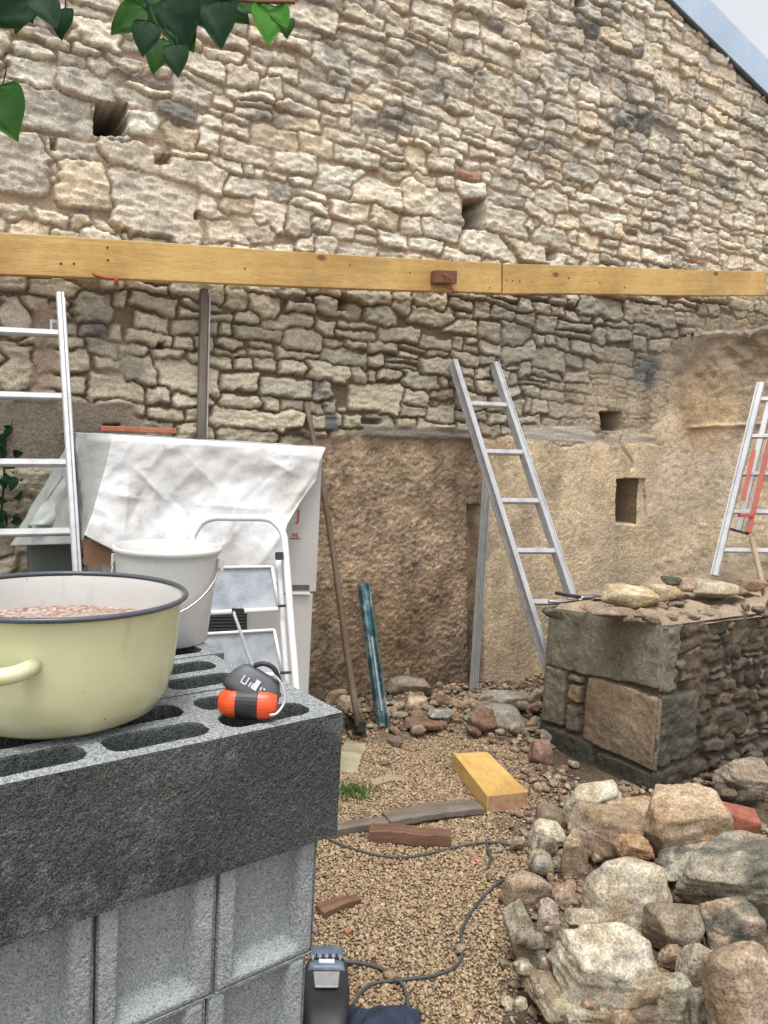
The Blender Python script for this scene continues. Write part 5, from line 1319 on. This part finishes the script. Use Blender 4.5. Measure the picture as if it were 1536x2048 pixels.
for q_ in (ra, la): b = MB(); b.bar(q_-Vector((0, 0, .012)), q_+Vector((0, 0, .014)), .010, .014, ch=.003); b.build('handle_lug', M_bucket, bucket)

# ------------------------------------------------------------------ chalk line reel
rO = at_z(492, 1447, ZB)
reel = thing('chalk_line_reel', 'black and orange chalk line reel lying on the blocks near the corner', 'chalk line', rO)
rx = Vector((RT.x, RT.y, 0)).normalized(); ry = Vector((FW.x, FW.y, 0)).normalized(); rz = Vector((0, 0, 1))
def rp(x, y, z): return rO+rx*x+ry*y+rz*z
def shell(prof, x0, x1, r_in=.0):    # prism along rx with outline prof (y,z)
    pass
def reel_part(name, x0, x1, sc_, mat, par, tip=0.0):
    # barrel section between x0 and x1, rounded cross-section, squashed
    Ms = Matrix((( ry.x, rz.x, rx.x), (ry.y, rz.y, rx.y), (ry.z, rz.z, rx.z)))
    n_ = 7; pr_ = []
    for i in range(n_+1):
        t = i/n_; pr_.append((sc_(x0+(x1-x0)*t), x0+(x1-x0)*t))
    pr_ = [(.0005, x0)]+pr_+[(.0005, x1)]
    b = MB(); b.lathe(pr_, rp(0, .02, .0255), 28, Ms); return b.build(name, mat, par, smooth=False)
scf = lambda x: .0245*math.sqrt(max(.05, 1-(abs(x)/.050)**4))
bd_ = reel_part('orange_shell', -.046, -.018, scf, M_orange, reel); reel_part('orange_shell', .016, .044, scf, M_orange, reel)
reel_part('grip_band', -.0175, .0155, lambda x: .0255, M_black, reel)
# upper tapered body leaning back to the right
B0 = rp(-.004, .026, .030); B1 = rp(.018, .036, .070); d = (B1-B0).normalized()
b = MB(); secs = [(0, .045, .021), (.25, .046, .022), (.6, .042, .019), (.9, .034, .015), (1.0, .027, .012)]
vs = []; 
sx = rx-d*rx.dot(d); sx.normalize(); sy = d.cross(sx)
for (t, a2, b2) in secs:
    c = B0.lerp(B1, t)
    for k in range(20):
        an = 2*math.pi*k/20; ca, sa = math.cos(an), math.sin(an); pw = lambda z: math.copysign(abs(z)**.6, z)
        vs.append(c+sx*a2*pw(ca)+sy*b2*pw(sa))
fs = [(i*20+k, i*20+(k+1) % 20, (i+1)*20+(k+1) % 20, (i+1)*20+k) for i in range(4) for k in range(20)]+[tuple(range(19, -1, -1)), tuple(range(80, 100))]
b.add(vs, fs); body = b.build('body', M_dgrey, reel, smooth=True); 
b = MB(); 
cc = B0.lerp(B1, .5); nf = sy if sy.dot(ry) < 0 else -sy
for (x, y, ww, hh_) in [(-.020, .002, .0022, .012), (-.016, -.004, .008, .0022), (-.012, .002, .0022, .012), (-.006, .0, .002, .008), (-.002, .0, .002, .008), (.003, .004, .0075, .016), (.012, .003, .002, .006), (.017, .005, .003, .0025)]:
    p = cc+sx*x+d*y+nf*.0208
    b.bar(p-d*hh_/2, p+d*hh_/2, ww, .0012, up=nf)
b.build('white_mark', M_label, body)
MB().tube(spline([rp(.036, .02, .072), rp(.048, .02, .060), rp(.056, .015, .040), rp(.054, .01, .028), rp(.046, .0, .018), rp(.036, -.003, .016)]), .0022, 7).build('crank', M_alu, reel, smooth=True)
MB().tube(spline([rp(.004, .03, .082), rp(.020, .03, .086), rp(.036, .03, .078), rp(.046, .03, .056)]), .004, 8).build('strap', M_black, reel, smooth=True)

# ------------------------------------------------------------------ things on the ground
tp = [at_z(x, y, .075) for x, y in [(907, 1506), (975, 1503), (1056, 1583), (975, 1592)]]
b = MB(); lowp = [Vector((p.x, p.y, .008)) for p in tp]
tl_ = (tp[3]-tp[0]).normalized()
b.box8([lowp[3], lowp[2], lowp[1], lowp[0], tp[3], tp[2], tp[1], tp[0]])
off_ = b.build('timber_offcut', M_board, M=frame(tp[3], tl_)); bevel(off_, .003); tag(off_, 'short thick yellow timber offcut lying on the gravel', 'wood block')
fx = (tp[2]-tp[3]); nrm_ = Vector((fx.y, -fx.x, 0)).normalized()
if nrm_.dot(FW) > 0: nrm_ = -nrm_
b = MB(); q = [lowp[3], lowp[2], tp[2], tp[3]]; q = [p.lerp(sum(q, Vector())/4, .06)+nrm_*.0015 for p in q]; b.add(q, [(0, 1, 2, 3)]); b.build('end_grain', M_endgrain, off_)
def plank(name, p0, p1, w_, h_, mat, label, cat='wood', taper=1.0, warp_=.004, seed=1, lift=.0):
    a = at_z(*p0, .02); c = at_z(*p1, .02); d = (c-a).normalized(); s = Vector((-d.y, d.x, 0)).normalized()
    n_ = 16; vs = []; rg = random.Random(seed)
    for i in range(n_+1):
        t = i/n_; p = a.lerp(c, t); g = float(gh(p.x, p.y))+lift; ww = w_*(1+(taper-1)*t)*(1+rg.uniform(-.05, .05))
        for sx_, z in ((-1, 0), (1, 0), (1, h_), (-1, h_)): vs.append(Vector((p.x, p.y, g+z+rg.uniform(-1, 1)*warp_*.3))+s*sx_*ww/2+Vector((0, 0, warp_*math.sin(t*4))))
    fs = [(i*4+k, i*4+(k+1) % 4, (i+1)*4+(k+1) % 4, (i+1)*4+k) for i in range(n_) for k in range(4)]+[(3, 2, 1, 0), tuple(n_*4+k for k in range(4))]
    b = MB(); b.add(vs, fs); o = b.build(name, mat, M=frame(a, d)); bevel(o, .002); tag(o, label, cat); return o
plank('weathered_plank', (772, 1640), (958, 1613), .085, .022, M_greywood, 'split weathered grey board lying left of the yellow offcut', 'plank', seed=3, lift=.01)
plank('weathered_plank', (600, 1668), (778, 1641), .05, .026, M_greywood, 'narrow grey stick reaching out from behind the blocks', 'plank', seed=4)
plank('brown_timber', (738, 1668), (902, 1682), .055, .042, M_brownwood, 'short dark brown timber lying in front of the grey board', 'timber', seed=5)
plank('wood_splinter', (640, 1818), (718, 1790), .05, .02, M_brownwood, 'dark pointed wood splinter on the gravel beside the block wall', 'wood', taper=.6, seed=6)
plank('flat_slab', (690, 1540), (712, 1488), .10, .008, simple('olive_slab', (.27, .23, .15), .95, bmp=.4), 'olive brown flat slab next to the block corner', 'slab', seed=7)
plank('thin_slat', (745, 1562), (808, 1548), .05, .006, simple('pale_dusty_slat', (.30, .235, .165), .95, bmp=.4, stretch=(1, 8, 8)), 'thin dusty slat half buried in the gravel', 'slat', seed=8)
plank('old_beam', (600, 1338), (700, 1336), .03, .03, M_brownwood, 'dark stick lying behind the hoe handle beside the cabinet', 'stick', seed=9, lift=.16)
def cable(name, pts, r_, label):
    P = []
    for (x, y) in pts:
        p = at_z(x, y, .012); p = at_z(x, y, float(gh(p.x, p.y))+r_+.004); P.append(p)
    o = MB().tube(spline(P, 8), r_, 8).build(name, M_cable, smooth=True); tag(o, label, 'cable'); return o
cable('power_cable', [(640, 1668), (670, 1684), (720, 1702), (775, 1713), (820, 1714), (870, 1704), (930, 1690), (985, 1684), (1020, 1690), (1040, 1702)], .0038, 'black cable curving below the brown timber')
cable('power_cable', [(705, 2010), (722, 1984), (750, 1966), (800, 1960), (870, 1950), (912, 1932), (925, 1905), (922, 1868), (938, 1830), (965, 1795), (1000, 1764), (1040, 1745), (1085, 1740), (1125, 1744)], .0042, 'long dark cable snaking over the gravel from the power tool to the heap')
cable('power_cable', [(678, 1923), (720, 1926), (765, 1938), (800, 1962), (814, 1995), (816, 2050)], .0046, 'thick cable loop leaving the end of the power tool')
cable('cord_piece', [(972, 1680), (976, 1700), (981, 1715), (977, 1736)], .0045, 'short black cord end beside the brick chip')
cable('cord_piece', [(990, 1706), (1020, 1700), (1050, 1704), (1075, 1720)], .003, 'thin grey cord running under the pale wedge stone')
# power tool
tO = at_z(652, 2010, .05)
tool = thing('power_tool', 'dark angle grinder with vented grey motor housing leaning by the block wall', 'power tool', Vector((tO.x, tO.y, 0)))
q0 = at_z(652, 1922, .085); q1 = at_z(650, 2110, .085); dd = (q1-q0).normalized(); D0 = (q0-CAM).length; sx = dd.cross(rz).normalized()
def loftbody(name, secs, mat, par, power=.38, n_=28, smooth=True):
    vs = []
    for (t, a2, b2, zo) in secs:
        c = q0+dd*t+rz*zo
        for k in range(n_):
            an = 2*math.pi*k/n_; pw = lambda z: math.copysign(abs(z)**power, z)
            vs.append(c+sx*a2*pw(math.cos(an))+rz*b2*pw(math.sin(an)))
    m_ = len(secs); fs = [(i*n_+k, i*n_+(k+1) % n_, (i+1)*n_+(k+1) % n_, (i+1)*n_+k) for i in range(m_-1) for k in range(n_)]+[tuple(range(n_-1, -1, -1)), tuple((m_-1)*n_+k for k in range(n_))]
    b = MB(); b.add(vs, fs); return b.build(name, mat, par, smooth=smooth)
loftbody('end_cap', [(-.010, .034, .030, 0), (-.006, .040, .036, 0), (.03, .043, .038, 0), (.042, .044, .039, 0)], M_navy, tool)
loftbody('motor_housing', [(.0425, .046, .040, 0), (.055, .050, .042, -.002), (.09, .052, .043, -.003), (.13, .054, .042, -.004), (.17, .050, .04, -.004), (.28, .04, .036, -.006)], M_black, tool)
hs = loftbody('label_band', [(.060, .0445, .0460, 0), (.088, .0455, .0470, 0)], M_navy, tool)
b = MB(); c0 = q0+dd*.068+rz*.0475; b.bar(c0-sx*.018, c0+sx*.018, .013, .002, up=rz); b.build('name_plate', M_label, hs)
for k in range(9):
    b = MB(); x = -.032+k*.008; z_ = .0375 if abs(x) < .028 else .034; c0 = q0+rz*z_+sx*x; c0 = c0+rz*.0035; b.bar(c0+dd*.036, c0+dd*.052, .0042, .006, up=rz); b.build('vent_rib', M_black if k % 2 else M_alu_d, tool)
b = MB(); c0 = q0+dd*.10+rz*.041
b.add([c0-sx*.03, c0+sx*.03, c0+dd*.05+sx*.026, c0+dd*.05-sx*.026, c0-sx*.03+rz*.006, c0+sx*.03+rz*.006, c0+dd*.05+sx*.026+rz*.005, c0+dd*.05-sx*.026+rz*.005], [(3, 2, 1, 0), (4, 5, 6, 7), (0, 1, 5, 4), (1, 2, 6, 5), (2, 3, 7, 6), (3, 0, 4, 7)])
bevel(b.build('motor_cover', M_alu_d, tool), .003)
# dark cloth / glove
g0 = at_z(765, 2060, .02); gu, gvv = 60, 46; GV = []
for j in range(gvv):
    for i in range(gu):
        u_ = i/(gu-1)*2-1; v_ = j/(gvv-1)*2-1; rr_ = math.hypot(u_, v_)
        q = np.array([u_*1.6, v_*1.2, 3.])
        hgt = .042*(1-min(1, max(abs(u_), abs(v_))**4))+.022*float(fbm(q, 1.6, 4, 5))*(1-min(1, max(abs(u_), abs(v_))**6))
        w1 = 1+.12*float(vn(q, 2.2, 8))
        p = g0+rx*u_*.088*w1+ry*v_*.062*w1+rz*(hgt-.008); GV.append(tuple(p))
o = mk('work_cloth', np.array(GV), grid_faces(gu, gvv), M_cloth, None, smooth=True); tag(o, 'crumpled dark blue work cloth on the gravel at the bottom edge', 'cloth'); o.modifiers.new('solid', 'SOLIDIFY').thickness = .002
# grass tuft
gr_ = random.Random(4); vs = []; fs = []
for i in range(520):
    p = at_z(gr_.gauss(706, 22), gr_.gauss(1588, 9), .0); h_ = gr_.uniform(.012, .038); an = gr_.uniform(0, 6.28); w2 = .0016
    s = Vector((math.cos(an), math.sin(an), 0)); ln = Vector((gr_.uniform(-1, 1), gr_.uniform(-1, 1), 0))*h_*.7
    k0 = len(vs); vs += [p-s*w2, p+s*w2, p+ln*.4+rz*h_*.6+s*w2*.8, p+ln*.4+rz*h_*.6-s*w2*.8, p+ln+rz*h_]
    fs += [(k0, k0+1, k0+2, k0+3), (k0+3, k0+2, k0+4)]
b = MB(); b.add(vs, fs); o = b.build('grass', M_grass); tag(o, 'short green grass tuft growing in the gravel beside the blocks', 'grass', kind='stuff')

# ------------------------------------------------------------------ leaves overhead
def leaf(parent, px, py, d, size, ang, mat, fold_=.14, pitch_=.15, seed=0, name='leaf'):
    rg = random.Random(seed); c = at_d(px, py, d); s = size/F_PX*d
    nL, nW = 12, 6; vs = []; fs = []
    for i in range(nL+1):
        t = i/nL; wd = .80*(math.sin(math.pi*min(1, t**.62))**.75)*(1-.18*t) if 0 < t < 1 else 0.0
        for j in range(-nW, nW+1):
            w_ = wd*j/nW; x = w_; y = t*2-.75 + (0.10*abs(j/nW)*(1-t)**2*-1.2)
            z = fold_*abs(w_)+ -.22*(t-.4)**2*2 + .05*math.sin(9*t+abs(j))*abs(j/nW)
            vs.append((x, y, z))
    for i in range(nL):
        for j in range(2*nW): a = i*(2*nW+1)+j; fs.append((a, a+1, a+2*nW+2, a+2*nW+1))
    ca, sa = math.cos(ang), math.sin(ang); out = []
    tp_ = pitch_; yv = rg.uniform(-.35, .35)
    for (x, y, z) in vs:
        y, z = y*math.cos(tp_)-z*math.sin(tp_), y*math.sin(tp_)+z*math.cos(tp_)
        x, z = x*math.cos(yv)-z*math.sin(yv), x*math.sin(yv)+z*math.cos(yv)
        X1 = x*ca-y*sa; Y1 = x*sa+y*ca
        out.append(c+(RT*X1+UP*Y1-FW*z)*s)
    pb = out[nW]; pd = (RT*math.sin(ang)*.7-UP*math.cos(ang)).normalized()
    b = MB(); b.add(out, fs); b.tube(spline([pb, pb+pd*s*.35+UP*s*.1, pb+pd*s*.6+UP*s*.5-FW*s*(-.15)], 4), .0009, 5); return b.build(name, mat, parent, smooth=True)
br1 = thing('leafy_branch', 'overhanging branch with dark green leaves at the top left edge', 'branch', at_d(330, -60, 1.15), 'leafy branches hanging in from above')
MB().tube(spline([at_d(-60, -70, 1.25), at_d(150, -45, 1.2), at_d(330, -30, 1.15), at_d(480, 0, 1.12), at_d(590, 4, 1.12)], 6), .0028, 6).build('twig', M_brownwood, br1, smooth=True)
MB().tube(spline([at_d(296, -20, 1.15), at_d(305, 30, 1.13), at_d(325, 62, 1.12), at_d(352, 95, 1.12)], 6), .0016, 6).build('twig', M_leaf, br1, smooth=True)
dn = math.pi
for i, (x, y, s, a2, mm, dd2) in enumerate([(20, 18, 52, 2.2, M_leafd, 1.2), (62, 8, 55, 2.7, M_leaf, 1.22), (92, 16, 40, 3.6, M_leafd, 1.18), (126, 40, 34, 3.1, M_leafd, 1.2), (45, -10, 50, 3.5, M_leafd, 1.25),
      (262, 36, 42, 2.3, M_leaf, 1.15), (292, 68, 38, 3.0, M_leafd, 1.1), (325, 8, 58, 2.9, M_leafd, 1.2), (360, 32, 66, 3.3, M_leafd, 1.16), (318, 104, 38, 2.9, M_leaf, 1.14), (352, 112, 36, 3.25, M_leafd, 1.08), (366, 62, 40, 3.6, M_leaf, 1.16),
      (405, 10, 60, 3.7, M_leafd, 1.18), (440, 36, 52, 3.2, M_leafd, 1.12), (462, 10, 44, 3.9, M_leafd, 1.2), (535, 38, 44, 3.15, M_leafb, 1.12), (562, 28, 26, 3.6, M_leafb, 1.12), (502, 6, 34, 4.4, M_leaf, 1.15), (575, 52, 22, 3.1, M_leaf, 1.14), (300, -8, 40, 2.4, M_leaf, 1.2)]):
    leaf(br1, x, y, dd2, s, a2, mm, seed=i)
br2 = thing('leafy_branch', 'single broad dark leaf poking in at the left edge above the board', 'branch', at_d(-60, 170, .9), 'leafy branches hanging in from above')
MB().tube([at_d(-70, 150, .95), at_d(-35, 190, .92)], .002, 6).build('twig', M_leaf, br2, smooth=True)
leaf(br2, 10, 212, .9, 62, 3.5, M_leaf, seed=40); leaf(br2, -18, 225, .92, 55, 2.8, M_leafd, seed=41)
ivy = thing('creeping_plant', 'dark green creeper leaves on the wall at the left edge behind the ladder', 'plant', at_y(8, 1000, WY-.08))
MB().tube(spline([at_y(-20, 1150, WY-.03), at_y(5, 1000, WY-.05), at_y(10, 860, WY-.04)], 6), .004, 6).build('stem', M_leafd, ivy, smooth=True)
for i in range(34): leaf(ivy, rr.gauss(4, 14), rr.uniform(850, 1060), 2.9+rr.uniform(-.05, .04), rr.uniform(9, 17), rr.uniform(0, 6.3), M_leafd, seed=60+i)
print('objects', len(bpy.data.objects))
